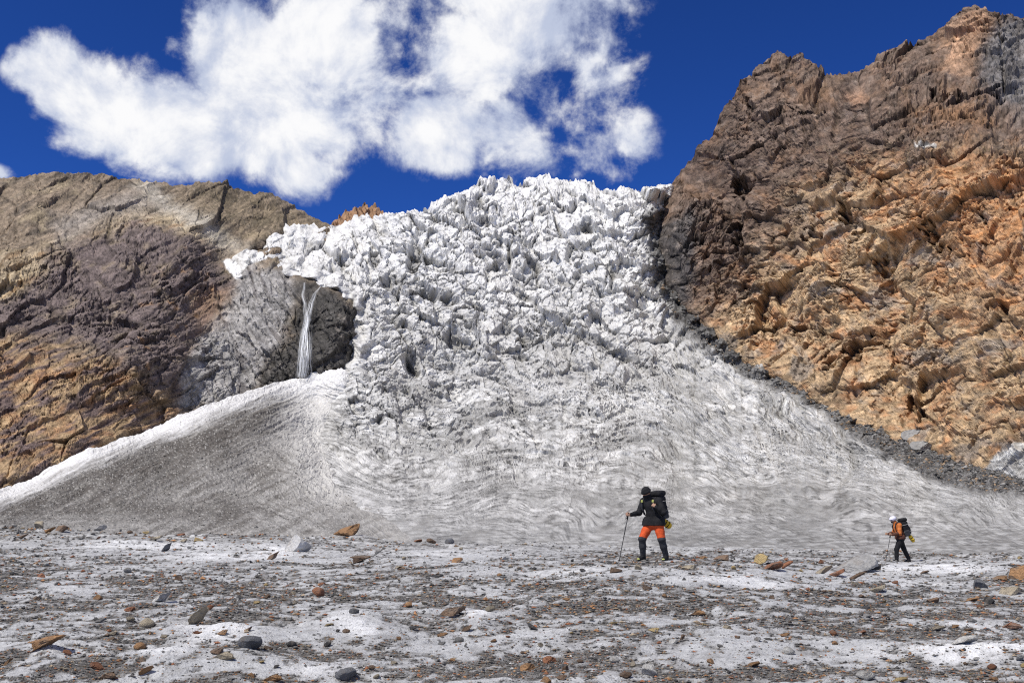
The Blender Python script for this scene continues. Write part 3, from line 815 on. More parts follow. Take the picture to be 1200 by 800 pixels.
def build_right():
    sky = [(700, 330), (745, 290), (768, 255), (778, 240), (788, 218), (800, 198), (812, 178), (822, 168), (835, 158), (842, 140), (848, 128), (860, 117), (868, 110), (878, 92), (886, 82), (896, 76), (906, 70), (912, 66),
           (918, 71), (930, 70), (938, 68), (945, 76), (958, 82), (972, 88), (985, 86), (1000, 85), (1012, 79), (1030, 68), (1050, 60), (1065, 55), (1075, 49), (1085, 44), (1098, 32), (1112, 18), (1128, 11), (1142, 8), (1158, 12),
           (1170, 18), (1182, 16), (1190, 20), (1205, 19), (1260, 24), (1400, 60), (1640, 110)]
    us = columns(762, 1222, 1.05, 735, 1620)
    vt = interp(sky, us) + gn(us / 8, us * 0, 25) * 2.6 + gn(us / 2.8, us * 0, 26) * 1.8
    vbot = interp([(700, 470), (800, 480), (900, 520), (1000, 560), (1100, 590), (1200, 610), (1400, 660)], us)
    U, V = sheet_uv(us, vt, vbot, 500)
    U = U.astype(f32); V = V.astype(f32)
    Dm = bic(DR, U, V)
    P = mapping(U, V, Dm)
    N = normals(P)
    d, q = rock_relief(U, V, -24, 700)
    # steeper, coarser jointing in the lower buttresses
    aj, bj = rot(U + q['wx'], V + q['wy'], -68)
    hj, ej, rj = facet(aj / 78, bj / 42, 771, 2.0)
    hk, ek, rk = facet(aj / 20, bj / 11, 777, 1.8)
    low = ss(V + 0.25 * (U - 1000), 150, 250)
    d = d * (0.85 + 0.05 * low) + low * (hj * ss(ej, 0, .13) * 16 + hk * ss(ek, 0, .08) * 5)
    # hollows cut under overhangs, their shade also painted into the rock colour
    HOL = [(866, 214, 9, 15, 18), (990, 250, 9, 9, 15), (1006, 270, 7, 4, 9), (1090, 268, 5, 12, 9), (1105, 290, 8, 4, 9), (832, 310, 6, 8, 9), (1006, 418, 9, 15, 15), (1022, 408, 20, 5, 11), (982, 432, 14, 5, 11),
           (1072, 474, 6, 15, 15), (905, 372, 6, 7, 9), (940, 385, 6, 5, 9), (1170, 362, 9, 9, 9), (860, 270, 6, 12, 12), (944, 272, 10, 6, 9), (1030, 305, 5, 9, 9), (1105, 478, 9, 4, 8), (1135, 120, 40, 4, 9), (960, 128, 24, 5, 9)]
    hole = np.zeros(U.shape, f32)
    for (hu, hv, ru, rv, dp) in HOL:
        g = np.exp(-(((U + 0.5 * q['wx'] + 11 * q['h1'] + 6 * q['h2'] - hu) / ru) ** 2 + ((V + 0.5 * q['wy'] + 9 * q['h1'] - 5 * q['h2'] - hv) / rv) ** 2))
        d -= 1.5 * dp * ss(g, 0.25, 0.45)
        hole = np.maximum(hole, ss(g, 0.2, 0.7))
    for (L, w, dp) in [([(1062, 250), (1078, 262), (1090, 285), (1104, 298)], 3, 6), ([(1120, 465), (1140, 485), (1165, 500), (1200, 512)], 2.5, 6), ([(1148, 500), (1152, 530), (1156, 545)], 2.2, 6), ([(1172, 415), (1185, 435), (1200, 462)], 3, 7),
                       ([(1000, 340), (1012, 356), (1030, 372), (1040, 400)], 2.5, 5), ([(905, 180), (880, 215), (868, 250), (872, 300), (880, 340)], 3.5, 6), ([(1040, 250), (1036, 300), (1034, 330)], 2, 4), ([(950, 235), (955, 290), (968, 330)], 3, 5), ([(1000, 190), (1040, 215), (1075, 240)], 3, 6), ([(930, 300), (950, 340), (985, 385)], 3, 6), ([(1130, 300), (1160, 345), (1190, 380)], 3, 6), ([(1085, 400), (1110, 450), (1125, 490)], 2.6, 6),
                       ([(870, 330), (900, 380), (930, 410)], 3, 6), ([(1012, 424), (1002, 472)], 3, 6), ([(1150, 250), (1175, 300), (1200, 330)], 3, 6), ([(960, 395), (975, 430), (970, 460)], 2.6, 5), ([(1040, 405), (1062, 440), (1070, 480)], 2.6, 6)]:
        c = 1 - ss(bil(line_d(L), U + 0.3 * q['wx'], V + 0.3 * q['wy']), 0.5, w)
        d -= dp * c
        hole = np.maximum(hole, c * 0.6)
    # big overhanging ledges
    for (L, w, dp) in [([(880, 190), (950, 150), (1010, 118), (1100, 112), (1200, 140)], 10, 6), ([(985, 245), (1040, 225), (1120, 215), (1200, 225)], 9, 4), ([(930, 330), (1000, 300), (1060, 320)], 9, 4), ([(1000, 440), (1080, 400), (1200, 330)], 10, 8)]:
        L2 = [(a, b - w) for a, b in L]
        d += dp * np.exp(-(bil(line_d(L2), U + q['wx'], V + q['wy']) / (w * 0.8)) ** 2)
    near = ss(np.abs(bil(line_d([(u, v) for u, v, _ in CONTACT_R]), U, V)), 2, 40)
    d *= 0.35 + 0.65 * near
    P = push(P, N, d * Dm / FOC, 0.75)
    n1 = fbm(U / 34, V / 24, 4, 801); n2 = fbm(q['a'] / 42, q['b'] / 8, 4, 802); n3 = fbm(U / 3, V / 2.4, 3, 803); n4 = fbm(U / 12, V / 9, 4, 804)
    tan = C3(.40, .285, .17); orange = C3(.35, .195, .10); shale = C3(.115, .082, .066); umber = C3(.152, .098, .066)
    col = lerp(tan, orange, ss(n1 + 0.5 * n2, -0.1, 0.4))
    col = lerp(col, C3(.30, .23, .16), ss(n4, 0.05, 0.5) * 0.8)
    dkb = ss(fbm(q['a'] / 60, q['b'] / 14, 4, 806), 0.10, 0.45)
    col = lerp(col, C3(.17, .115, .075), dkb * 0.6)
    rightz = zone([(1000, 180), (1300, 150), (1500, 300), (1300, 400), (1150, 360), (1060, 250)], U, V, q, 30, 25, 21)
    col = lerp(col, lerp(orange, C3(.46, .21, .075), ss(n2, -0.1, 0.4)), rightz * 0.65)
    up = zone([(600, 330), (760, 420), (830, 380), (870, 330), (920, 280), (930, 225), (985, 205), (1010, 190), (1100, 185), (1220, 178), (1700, 220), (1700, -60), (900, -60)], U, V, q, 24, 26, 22)
    col = lerp(col, lerp(shale, umber, ss(n1 + 0.6 * n4, -0.15, 0.4)), up * 0.93)
    col = lerp(col, C3(.20, .155, .125), up * 0.6 * ss(n4 + 0.4 * n2, 0.0, 0.4))
    patch = zone([(1060, 132), (1115, 132), (1160, 142), (1150, 152), (1090, 146)], U, V, q, 8, 9, 23)
    col = lerp(col, orange * 0.85, patch * 0.7)
    tip = zone([(1112, 50), (1146, 18), (1166, 26), (1148, 60), (1122, 92), (1104, 92)], U, V, q, 8, 10, 24)
    col = lerp(col, C3(.40, .245, .15), tip * 0.8)
    col = lerp(col, C3(.38, .22, .13), 0.7 * zone([(990, 108), (1008, 102), (1014, 114), (998, 120)], U, V, q, 5, 5, 25))
    gr = zone([(1160, 52), (1180, 22), (1300, 30), (1300, 150), (1190, 132), (1150, 112), (1150, 80)], U, V, q, 8, 10, 26)
    col = lerp(col, lerp(C3(.155, .15, .148), C3(.085, .083, .083), ss(n4, 0, .4)), gr * 0.85)
    # green cushion plants on the ledges
    gl = ss(n3 + 0.8 * n4, 0.25, 0.65) * zone([(960, 168), (1075, 170), (1180, 180), (1180, 200), (1060, 205), (960, 182)], U, V, q, 10, 10, 27)
    col = lerp(col, C3(.12, .115, .05), gl * 0.7)
    # dark shale by the ice
    sh = zone([(758, 262), (812, 254), (818, 275), (812, 330), (800, 362), (770, 345)], U, V, q, 6, 8, 28)
    col = lerp(col, lerp(C3(.07, .068, .068), C3(.20, .175, .155), ss(n4, 0.05, 0.45)), sh * 0.85)
    # pale limestone foot at the right edge
    pl = ss(bil(poly_sd([(1156, 548), (1168, 536), (1186, 524), (1210, 514), (1280, 506), (1280, 600), (1156, 600)]), U, V) + 6 * fbm(U / 10, V / 8, 3, 805), -2, 3)
    col = lerp(col, lerp(C3(.34, .33, .31), C3(.52, .52, .50), ss(n4, -.2, .3)), pl)
    vein = 1 - ss(bil(line_d([(1072, 170), (1086, 175), (1100, 181)]), U, V), 1.2, 3.0)
    col = lerp(col, C3(.50, .48, .44), vein)
    sk = fbm(q['a'] / 22, q['b'] / 2.6, 3, 816)
    col = lerp(col, C3(.235, .205, .175), .7 * ss(fbm(U / 46, V / 36, 4, 817, .6), .08, .38) * (1 - up))
    col = col * (1.19 - 0.08 * up + 0.56 * (q['r2'] - 0.5) + 0.62 * (q['r3'] - 0.5) + 0.62 * n3 + 0.6 * sk)[..., None]
    col = lerp(col, col * 0.36, np.clip(q['crack'] * 0.7 + q['mc'] * .22 + 0.55 * hole, 0, .95))  # overhang shade painted into the hollows, besides the dark cracks
    pale = ss(gn(U / 2.4, V / 1.9, 815), 0.62, 0.8) * 0.35
    col = lerp(col, C3(.50, .43, .33), pale)
    P = back_rows(P, 8, 200, 0.5)
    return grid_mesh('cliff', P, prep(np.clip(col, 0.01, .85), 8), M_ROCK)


def build_peak():
    sky = [(330, 300), (375, 272), (386, 262), (394, 256), (402, 251), (412, 245), (420, 242), (428, 239), (436, 239), (442, 240), (447, 246), (455, 252), (480, 275), (520, 300)]
    us = np.arange(330, 521, 1.2)
    vt = interp(sky, us) + gn(us / 5, us * 0, 35) * 1.6 + gn(us / 2, us * 0, 36) * 1.2
    U, V = sheet_uv(us, vt, np.full(us.shape, 330.0), 60)
    Dm = 1150 - 2.2 * (V - 240) + 0 * U
    P = mapping(U, V, Dm)
    N = normals(P)
    h1, e1, r1 = facet(U / 9, V / 11, 901, 1.8); h2, e2, r2 = facet(U / 4, V / 4, 911, 1.6)
    P = P + N * ((h1 * 5 + h2 * 2.4) * Dm / FOC)[..., None]
    col = lerp(C3(.33, .20, .115), C3(.22, .135, .085), ss(fbm(U / 8, V / 6, 3, 921), -0.2, 0.4)) * (1 + 0.4 * (r2 - 0.5))[..., None]
    P = back_rows(P, 6, 200, 0.6)
    return grid_mesh('peak', P, prep(col, 6), M_ROCK)


def build_cone():
    us = columns(-14, 500, 1.05, -190, 520)
    vt = interp(RIDGE, us) + gn(us / 22, us * 0, 45) * 1.6 + gn(us / 6, us * 0, 46) * 0.7
    vb = interp(VEND, us) + 24
    vb = np.maximum(vb, vt + 4)
    U, V = sheet_uv(us, vt, vb, 190)
    U = U.astype(f32); V = V.astype(f32)
    Dm = bic(DC, U, V)
    P = mapping(U, V, Dm)
    N = normals(P)
    a, b = rot(U, V, -25)
    run = ridged(a / 120, b / 10, 4, 1001)
    a2, b2 = rot(U + 10 * fbm(U / 30, V / 20, 3, 1002), V + 6 * fbm(U / 30, V / 20, 3, 1003), 24)
    fol = ridged(a2 / 70, b2 / 8, 4, 1004)
    right = ss(U + 0.5 * (V - 520), 300, 380)
    h3, e3, r3 = facet(U / 3.4, V / 2.2, 1011, 1.3)
    d = fbm(U / 70, V / 40, 3, 1005) * 6 + (run - .5) * 2.2 * (1 - right) + (fol - .5) * 5 * right + h3 * 0.8
    d *= ss(Dm, 60, 200) * 0.8 + 0.2
    P = P + N * (d * Dm / FOC)[..., None]
    ridge = np.array(vt)[None] + 0 * V
    below = (V - ridge)
    wid = interp([(-100, 26), (0, 26), (100, 24), (200, 26), (300, 24), (360, 30), (400, 44), (520, 80)], us)[None]
    wst = 1 - ss(below + 17 * fbm(a / 55, b / 5, 5, 1006, .62), wid * 0.25, wid * 1.15)
    wst = wst * (1 - ss(U, 398, 416))
    snow = C3(.70, .695, .685); dirt = C3(.112, .102, .092); mid = C3(.42, .41, .39)
    base = lerp(dirt, C3(.20, .19, .175), ss(fbm(a / 40, b / 7, 5, 1007, .6) + .25 * fbm(U / 60, V / 30, 2, 1017), -0.1, 0.5))
    base = base * (1 + 0.5 * (r3 - 0.5) + 0.5 * fbm(U / 2, V / 1.4, 2, 1008))[..., None]
    light = right * ss(fol + 0.6 * fbm(U / 30, V / 20, 3, 1009), 0.35, 0.85)
    light = np.maximum(light, 0.85 * ss(U - 0.25 * (V - 470), 290, 390) * (1 - ss(V, 490, 540)))
    light = np.maximum(light, ss(V - (596 - 8 * np.sin(U / 60)), 0, 26) * 0.55 * ss(fbm(U / 50, V / 7, 3, 1012), -0.25, 0.3))
    base = lerp(base, lerp(mid, C3(.58, .57, .54), ss(fbm(U / 14, V / 6, 4, 1010), -0.1, 0.4)), np.clip(light, 0, 1) * 0.9)
    core = np.exp(-(bil(line_d([(335, 462), (270, 500), (190, 540), (100, 572), (0, 602), (-120, 640)]), U + 9 * fbm(a / 40, b / 9, 3, 1018), V + 9 * fbm(a / 40, b / 9, 3, 1019)) / interp([(-100, 14), (100, 22), (250, 34), (340, 16)], us)[None]) ** 2)
    core = np.maximum(core, .75 * np.exp(-((U - 345) / 42) ** 2 - ((V - 545) / 16) ** 2))
    core = np.maximum(core, .8 * np.exp(-((V - 598) / 13) ** 2) * (1 - ss(U, 260, 380)))
    rough_c = lerp(C3(.33, .32, .305), C3(.17, .16, .148), ss(ridged(a / 110, b / 9, 4, 1023, .6) + .3 * fbm(U / 50, V / 30, 2, 1024), .5, .85)) * (1 + .5 * (r3 - .5) + .5 * fbm(U / 2.2, V / 1.5, 3, 1020))[..., None]
    base = lerp(base, rough_c, np.clip((1 - core) * .75, 0, 1))
    base = lerp(base, C3(.62, .61, .59), .8 * ss(U - .5 * (V - 440) + 22 * fbm(a2 / 40, b2 / 8, 4, 1021, .6), 262, 350) * (1 - core) * (1 - .8 * ss(V, 530, 590)))
    rim = ss(bil(REG_CONE, U, V) + 26 * fbm(a2 / 50, b2 / 9, 4, 1025, .6), 62, 8) * ss(U, 320, 372) * (1 - ss(V, 560, 605))
    base = lerp(base, C3(.56, .55, .53), .85 * rim)
    st = ss(ridged(a / 90, b / 4, 3, 1013), 0.72, 0.95) * 0.5
    col = lerp(base, lerp(snow, C3(.30, .28, .26), st), wst)
    gp = ss(gn(U / 1.6, V / 1.3, 1014), 0.38, 0.7) * 0.7 * (1 - wst)
    col = lerp(col, C3(.55, .54, .51), gp)
    P = back_rows(P, 8, 60, 0.8)
    return grid_mesh('snow_cone', P, prep(np.clip(col, .02, .8), 8), M_CONE), P[8:], U, V


glacier, GL_P, GL_U, GL_V = build_glacier()
mountain, MT_P, MT_U, MT_V = build_left()
cliff = build_right()
peak = build_peak()
cone, CN_P, CN_U, CN_V = build_cone()
print('terrain', round(time.time() - T0, 1))
# ------------------------------------------------------------------ foreground: dirty glacier ice the hikers walk on
# photo row of the ground by distance, for five columns; z follows from the row
_FD = np.array([2.0, 6.0, 9.6, 12, 16, 20, 23, 26, 30, 34, 38, 44, 50, 56, 62, 70, 90])
_FR = {  # column: rows
    0:    [1500, 915, 803, 755, 713, 689, 677, 667, 657, 650, 645, 638, 632, 625, 617, 614, 618],
    300:  [1500, 915, 803, 755, 712, 687, 674, 664, 655, 650, 646, 641, 636, 631, 626, 624, 628],
    600:  [1500, 915, 803, 754, 709, 681, 666, 658, 653, 650, 648, 645, 642, 639, 637, 637, 640],
    765:  [1500, 915, 803, 752, 703, 671, 656, 654, 653, 652, 651, 648, 645, 642, 640, 640, 643],
    1050: [1500, 915, 803, 756, 715, 691, 679, 671, 664, 661, 659, 655, 651, 648, 646, 646, 650],
    1200: [1500, 915, 803, 756, 714, 689, 676, 668, 663, 660, 658, 655, 653, 651, 649, 650, 654]}
_FU = np.array(sorted(_FR))
_FT = np.array([_FR[k] for k in _FU], float)


def base_row(u, Dm):
    """smooth ground row for column u at distance Dm"""
    ld = np.log(np.clip(Dm, 2.0, 90.0)); g = np.log(_FD)
    rows = np.stack([np.interp(ld, g, _FT[i]) for i in range(len(_FU))], 0)
    t = np.interp(np.clip(u, 0, 1200), _FU, np.arange(len(_FU)))
    i = np.minimum(t.astype(int), len(_FU) - 2); fr = t - i
    fr = fr * fr * (3 - 2 * fr)
    a = np.take_along_axis(rows, i[None], 0)[0]; b = np.take_along_axis(rows, i[None] + 1, 0)[0]
    return a * (1 - fr) + b * fr


def row_to_z(row, Dm):
    return EYE + ray(600.0, row)[1] * Dm


# places read off the photograph, (column, row, half width, half height, weight); grit is dark, ice is white
GRIT = [(80, 613, 95, 10, .9), (40, 690, 70, 22, .4), (190, 680, 120, 14, .5), (250, 700, 110, 12, .6), (420, 702, 170, 15, .65), (60, 790, 130, 34, .55), (150, 745, 60, 16, .4),
        (345, 768, 45, 14, .6), (560, 790, 90, 26, .7), (480, 772, 60, 12, .35), (760, 700, 170, 16, .4), (760, 655, 60, 7, .8), (700, 657, 40, 5, .4), (830, 655, 60, 7, .6), (1010, 700, 120, 14, .55), (940, 740, 140, 18, .5),
        (1120, 722, 60, 18, .75), (1060, 757, 55, 12, .8), (940, 785, 80, 18, .6), (700, 775, 80, 12, .4), (1130, 795, 90, 8, .7), (620, 690, 80, 9, .35), (960, 660, 70, 7, .3), (30, 735, 50, 16, .5), (1150, 673, 40, 4, .5)]
ICE = [(120, 640, 130, 9, .6), (260, 655, 120, 8, .7), (240, 640, 120, 6, .5), (80, 690, 40, 9, .55), (65, 766, 26, 12, .9), (190, 772, 55, 14, .7), (275, 757, 70, 22, .75), (330, 645, 25, 6, .7), (240, 738, 50, 12, .5),
       (425, 624, 26, 9, 1.0), (560, 724, 24, 12, 1.0), (410, 732, 55, 16, .8), (430, 748, 30, 10, .6), (360, 785, 60, 13, .7), (450, 790, 60, 12, .6), (520, 650, 120, 8, .6), (590, 690, 70, 6, .4), (660, 672, 90, 11, .65),
       (850, 678, 90, 11, .75), (900, 690, 50, 7, .5), (1090, 668, 130, 9, .85), (1000, 685, 70, 6, .4), (1100, 684, 70, 6, .6), (1125, 772, 110, 13, .95), (1100, 757, 30, 10, .6), (1120, 735, 55, 9, .6), (640, 745, 70, 12, .45),
       (860, 758, 60, 13, .6), (700, 790, 60, 14, .45), (900, 727, 60, 8, .3), (1010, 765, 40, 10, .4), (1180, 745, 40, 14, .5), (555, 755, 60, 10, .5), (700, 640, 200, 6, .3), (880, 642, 120, 5, .5)]


def spots(L, u, v):
    m = np.zeros(u.shape, f32)
    for (a, b, ru, rv, w) in L:
        m += w * np.exp(-(((u - a) / ru) ** 2 + ((v - b) / rv) ** 2))
    return m


HIKER_A = (765.0, 23.0)      # column, distance
HIKER_B = (1053.0, 38.0)


def ground_fields(u, Dm):
    """height and surface character of the foreground at column u, distance Dm"""
    row = base_row(u, Dm)
    row = row + 2.6 * fbm(u / 42, Dm / 16, 3, 1151) * ss(Dm, 36, 52)
    z = row_to_z(row, Dm)
    x = ray(u, 600.0)[0] * Dm
    y = Dm + 0 * x
    wx = .35 * fbm(x / 2.2, y / 2.6, 2, 1101); wy = .5 * fbm(x / 2.2, y / 2.6, 2, 1102)
    X, Y = x + wx, y + wy
    big = fbm(X / 3.4, Y / 4.4, 4, 1110)
    fold = ridged(X / 2.6 + Y / 9.0, Y / 1.7 - X / 6.0, 4, 1111)
    med = fbm(X / 1.1, Y / .75, 5, 1112, 0.62)
    fine = fbm(X / .20, Y / .20, 4, 1113, .6)
    ice = spots(ICE, u, row); grit = spots(GRIT, u, row)
    strk = fbm(X / 2.6 + Y / 8, Y / 1.0 - X / 7, 5, 1114, 0.62)
    g = 0.13 + 0.36 * grit - 0.50 * ice + 0.22 * big + 0.75 * med + 1.15 * fine + 1.15 * strk + 0.30 * (0.55 - fold)
    gm = ss(g, -0.12, 0.40)                              # 1 = grit, 0 = clean ice
    calm = np.ones(u.shape, f32)
    for (hu, hd) in (HIKER_A, HIKER_B):
        hx = float(ray(hu, 600.0)[0]) * hd
        calm *= 1 - 0.85 * np.exp(-(((x - hx) / .8) ** 2 + ((y - hd) / .9) ** 2))
    far = 1 + 0.6 * ss(Dm, 20, 60)
    dz = (0.10 * big + 0.14 * (fold - 0.55) + 0.050 * med - 0.035 * strk) * far * calm + 0.010 * fine
    dz += (1 - gm) * 0.014 * calm
    for (a, b, ru, rv, w) in ICE:
        if w >= 0.9 or (a, b) in ((275, 757), (190, 772), (1125, 772), (410, 732)):
            bump = np.exp(-(((u - a) / (ru * .9)) ** 2 + ((row - b - rv * .2) / (rv * 1.0)) ** 2))
            dz += bump * rv * 0.62 * Dm / FOC
    pits = ss(fbm(X / .30, Y / .34, 2, 1120), 0.22, 0.6)
    dz -= pits * 0.02 * gm
    dz *= ss(Dm, 3.0, 7.5) * 0.8 + 0.2
    return x, y, z + dz, row, gm, dict(strk=strk, big=big, med=med, fine=fine, fold=fold, grit=grit, ice=ice, pits=pits)


def build_ground():
    us = columns(-120, 1320, 2.1, -700, 1900)
    # distances: dense where a pixel row covers little ground
    rows_d = np.concatenate([np.linspace(2.0, 8.8, 26), np.exp(np.linspace(math.log(8.9), math.log(70), 470)), np.linspace(71, 95, 14)])
    U, Dm = np.meshgrid(us, rows_d)
    U = U.astype(f32); Dm = Dm.astype(f32)
    x, y, z, row, gm, q = ground_fields(U, Dm)
    z = z - np.clip(Dm - 58 - 5 * fbm(x / 9, y * 0, 3, 1150), 0, 40) * 0.04
    z = z - ss(np.abs(U - 600), 900, 1250) * 1.5
    P = np.stack([x, y, z], -1)
    X, Y = x, y
    clean = C3(.47, .475, .48); snow = C3(.76, .765, .77); grimy = C3(.27, .265, .26); gritc = C3(.105, .100, .094)
    n = fbm(X / .28, Y / .42, 4, 1130); n2 = fbm(X / .05, Y / .08, 2, 1131)
    col = lerp(clean, snow, ss(q['ice'] + 0.3 * q['big'] + .30 * n, 0.35, 0.95))
    col = lerp(col, grimy, np.clip(ss(n + 0.6 * q['strk'] + .3 * q['med'], -0.2, 0.45) * (0.95 - 0.8 * q['ice']), 0, 1))
    farc = ss(Dm + 8 * fbm(x / 5, y / 8, 3, 1152), 28, 56) * .8
    col = lerp(col, lerp(C3(.25, .245, .235), C3(.58, .58, .57), ss(fbm(X / 4.2, Y / 1.6, 5, 1140, .62), -.2, .3)), farc * (1 - np.clip(q['ice'], 0, 1) * .7))
    gc = lerp(gritc, C3(.20, .19, .178), ss(n2 + n * .5, -0.1, 0.5))
    gc = lerp(gc, C3(.06, .056, .052), ss(fbm(X / .09, Y / .12, 2, 1133), 0.15, 0.5) * 0.7)
    col = lerp(col, gc, gm)
    sp = ss(fbm(X / .035, Y / .06, 2, 1134), 0.28, 0.5) * (1 - gm) * 0.4
    col = lerp(col, gritc, sp)
    o = grid_mesh('ground', P, np.clip(col, .03, .8), M_GROUND)
    return o, us, rows_d, P, gm


ground, G_US, G_D, G_P, G_GM = build_ground()
_zz = (G_P[..., 2] - EYE) / G_D[:, None]
# photo row of every ground vertex
_t = np.arctan(_zz) - TILT
G_ROW = 400 - FOC * np.tan(_t)


def ground_at(u, v):
    """first ground point seen through photo pixel (u, v): x, y, z"""
    j = int(np.clip(np.searchsorted(G_US, u), 0, len(G_US) - 1))
    c = G_ROW[20:, j]
    k = np.argmax(c <= v) + 20
    if c.min() > v:
        k = 20 + int(np.argmin(c))
    p = G_P[k, j]
    return float(p[0]), float(p[1]), float(p[2])


def ground_z(x, y):
    k = int(np.clip(np.searchsorted(G_D, y), 1, len(G_D) - 1))
    row = G_P[k, :, 0]
    return float(np.interp(x, row, G_P[k, :, 2]))


def ground_gm(u, v):
    j = int(np.clip(np.searchsorted(G_US, u), 0, len(G_US) - 1))
    k = np.argmax(G_ROW[20:, j] <= v) + 20
    return float(G_GM[k, j])


# valley floor far around and behind, so the place goes on outside the picture
def build_valley():
    r = np.concatenate([np.linspace(0, 60, 7), np.linspace(80, 400, 12), np.linspace(500, 6000, 12)])
    a = np.linspace(0, 2 * math.pi, 73)
    R, A = np.meshgrid(r, a)
    x, y = R * np.cos(A), R * np.sin(A)
    z = -3.2 + 2.5 * fbm(x / 60, y / 60, 3, 1201) * ss(R, 60, 200) - 0.8 * ss(R, 0, 60)
    col = lerp(C3(.50, .50, .50), C3(.18, .17, .155), ss(fbm(x / 30, y / 30, 3, 1202), -.3, .3))
    return grid_mesh('valley_floor', np.stack([x, y, z], -1), col, M_CONE, smooth=True)


build_valley()
print('ground', round(time.time() - T0, 1))
#@@PART3
# ------------------------------------------------------------------ things
def tag(o, label=None, cat=None, group=None, kind=None):
    if label: o['label'] = label
    if cat: o['category'] = cat
    if group: o['group'] = group
    if kind: o['kind'] = kind
    return o


def empty(name, loc, rz=0.0):
    o = bpy.data.objects.new(name, None)
    o.empty_display_size = 0.3
    o.location = loc
    o.rotation_euler = (0, 0, rz)
    return link(o)


def sheet_point(P, U, V, u, v):
    j = int(np.argmin(np.abs(U[0] - u)))
    k = int(np.argmin(np.abs(V[:, j] - v)))
    return P[k, j], k, j


# ------------------------------------------------------------------ stones
ROCKC = dict(rust=((.27, .125, .07), 'rust-red'), orange=((.33, .19, .095), 'orange-brown'), ochre=((.40, .30, .145), 'ochre yellow'), tan=((.35, .30, .22), 'tan'),
             brown=((.185, .125, .085), 'brown'), grey=((.27, .265, .255), 'grey'), light=((.40, .395, .385), 'light grey'), dark=((.062, .060, .060), 'black'), pale=((.52, .51, .48), 'pale whitish'), slate=((.135, .138, .146), 'slate-grey'))


def rock_mat(key):
    (r, g, b), word = ROCKC[key]
    m = bpy.data.materials.new('stone_' + word.replace(' ', '_').replace('-', '_'))
    m.use_nodes = True
    nb = NB(m.node_tree)
    bs = m.node_tree.nodes['Principled BSDF']
    t = nb.node('ShaderNodeTexCoord')
    oi = nb.node('ShaderNodeObjectInfo')
    sh = nb.vmath('ADD', t.outputs['Object'], nb.vmath('SCALE', (3.1, 7.7, 5.3), oi.outputs['Random']))
    n = nb.noise(sh, 3.0, 8.0, 0.65)
    n2 = nb.noise(sh, 16.0, 5.0, 0.6)
    f = nb.mapr(nb.math('ADD', n.outputs[0], nb.math('MULTIPLY', n2.outputs[0], .6)), 0.5, 1.1, 0.55, 1.45, smooth=False)
    f = nb.math('MULTIPLY', f, nb.mapr(oi.outputs['Random'], 0, 1, .75, 1.2, smooth=False))
    stain = nb.mapr(nb.noise(sh, 1.6, 4.0).outputs[0], 0.52, 0.66)
    base = nb.mix(nb.math('MULTIPLY', stain, .55), (r, g, b, 1), (.22, .19, .16, 1))
    nb.put(bs.inputs['Base Color'], nb.vmath('SCALE', base, f))
    bs.inputs['Roughness'].default_value = .85
    bs.inputs['Specular IOR Level'].default_value = .25
    bp = nb.node('ShaderNodeBump'); bp.inputs['Strength'].default_value = .8; bp.inputs['Distance'].default_value = .06
    nb.put(bp.inputs['Height'], nb.math('ADD', n.outputs[0], n2.outputs[0])); nb.put(bs.inputs['Normal'], bp.outputs[0])
    return m


ROCKM = {k: rock_mat(k) for k in ROCKC}
SHAPES = {'slab': (1.0, .62, .24), 'block': (1.0, .82, .62), 'round': (1.0, .88, .68), 'shard': (1.0, .5, .36), 'flat': (1.0, .75, .34)}


def rock_coords(shape, seed, sub):
    """an ice-sphere cut by random planes: angular, broken stone about 1 unit across"""
    rg = np.random.default_rng(seed)
    bm = bmesh.new()
    bmesh.ops.create_icosphere(bm, subdivisions=sub, radius=0.62)
    co = np.array([v.co[:] for v in bm.verts])
    faces = [[v.index for v in f.verts] for f in bm.faces]
    bm.free()
    ncut = {'round': 8}.get(shape, 9)
    for k in range(ncut):
        n = rg.normal(size=3); n /= np.linalg.norm(n)
        dd = rg.uniform(.12, .40) if shape != 'round' else rg.uniform(.42, .55)
        co -= np.maximum(0, co @ n - dd)[:, None] * n
    if shape in ('slab', 'flat', 'block'):
        for sg in (-1, 1):
            n = np.array([rg.normal() * .12, rg.normal() * .12, sg]); n /= np.linalg.norm(n)
            co -= np.maximum(0, co @ n - rg.uniform(.30, .40))[:, None] * n
    w = np.abs(co).max(0)
    co /= (2 * w)
    co *= np.array(SHAPES[shape]) * np.array([1, rg.uniform(.85, 1.15), rg.uniform(.8, 1.2)])
    co += rg.normal(size=co.shape) * (.006 if shape != 'round' else .003)
    return co, faces


_rc = {}


def rock_mesh(shape, var, key, big=False):
    k = (shape, var, key, big)
    if k not in _rc:
        co, fa = rock_coords(shape, abs(hash((shape == 'slab', len(shape), var))) % 9999 + {'slab': 1, 'block': 2, 'round': 3, 'shard': 4, 'flat': 5}[shape] * 100 + var, 4 if big else 2 if var % 2 else 3)
        me = bpy.data.meshes.new('stone_' + shape)
        me.from_pydata(co.tolist(), [], fa)
        if shape == 'round':
            me.polygons.foreach_set('use_smooth', [True] * len(me.polygons))
        me.materials.append(ROCKM[key])
        _rc[k] = me
    return _rc[k]


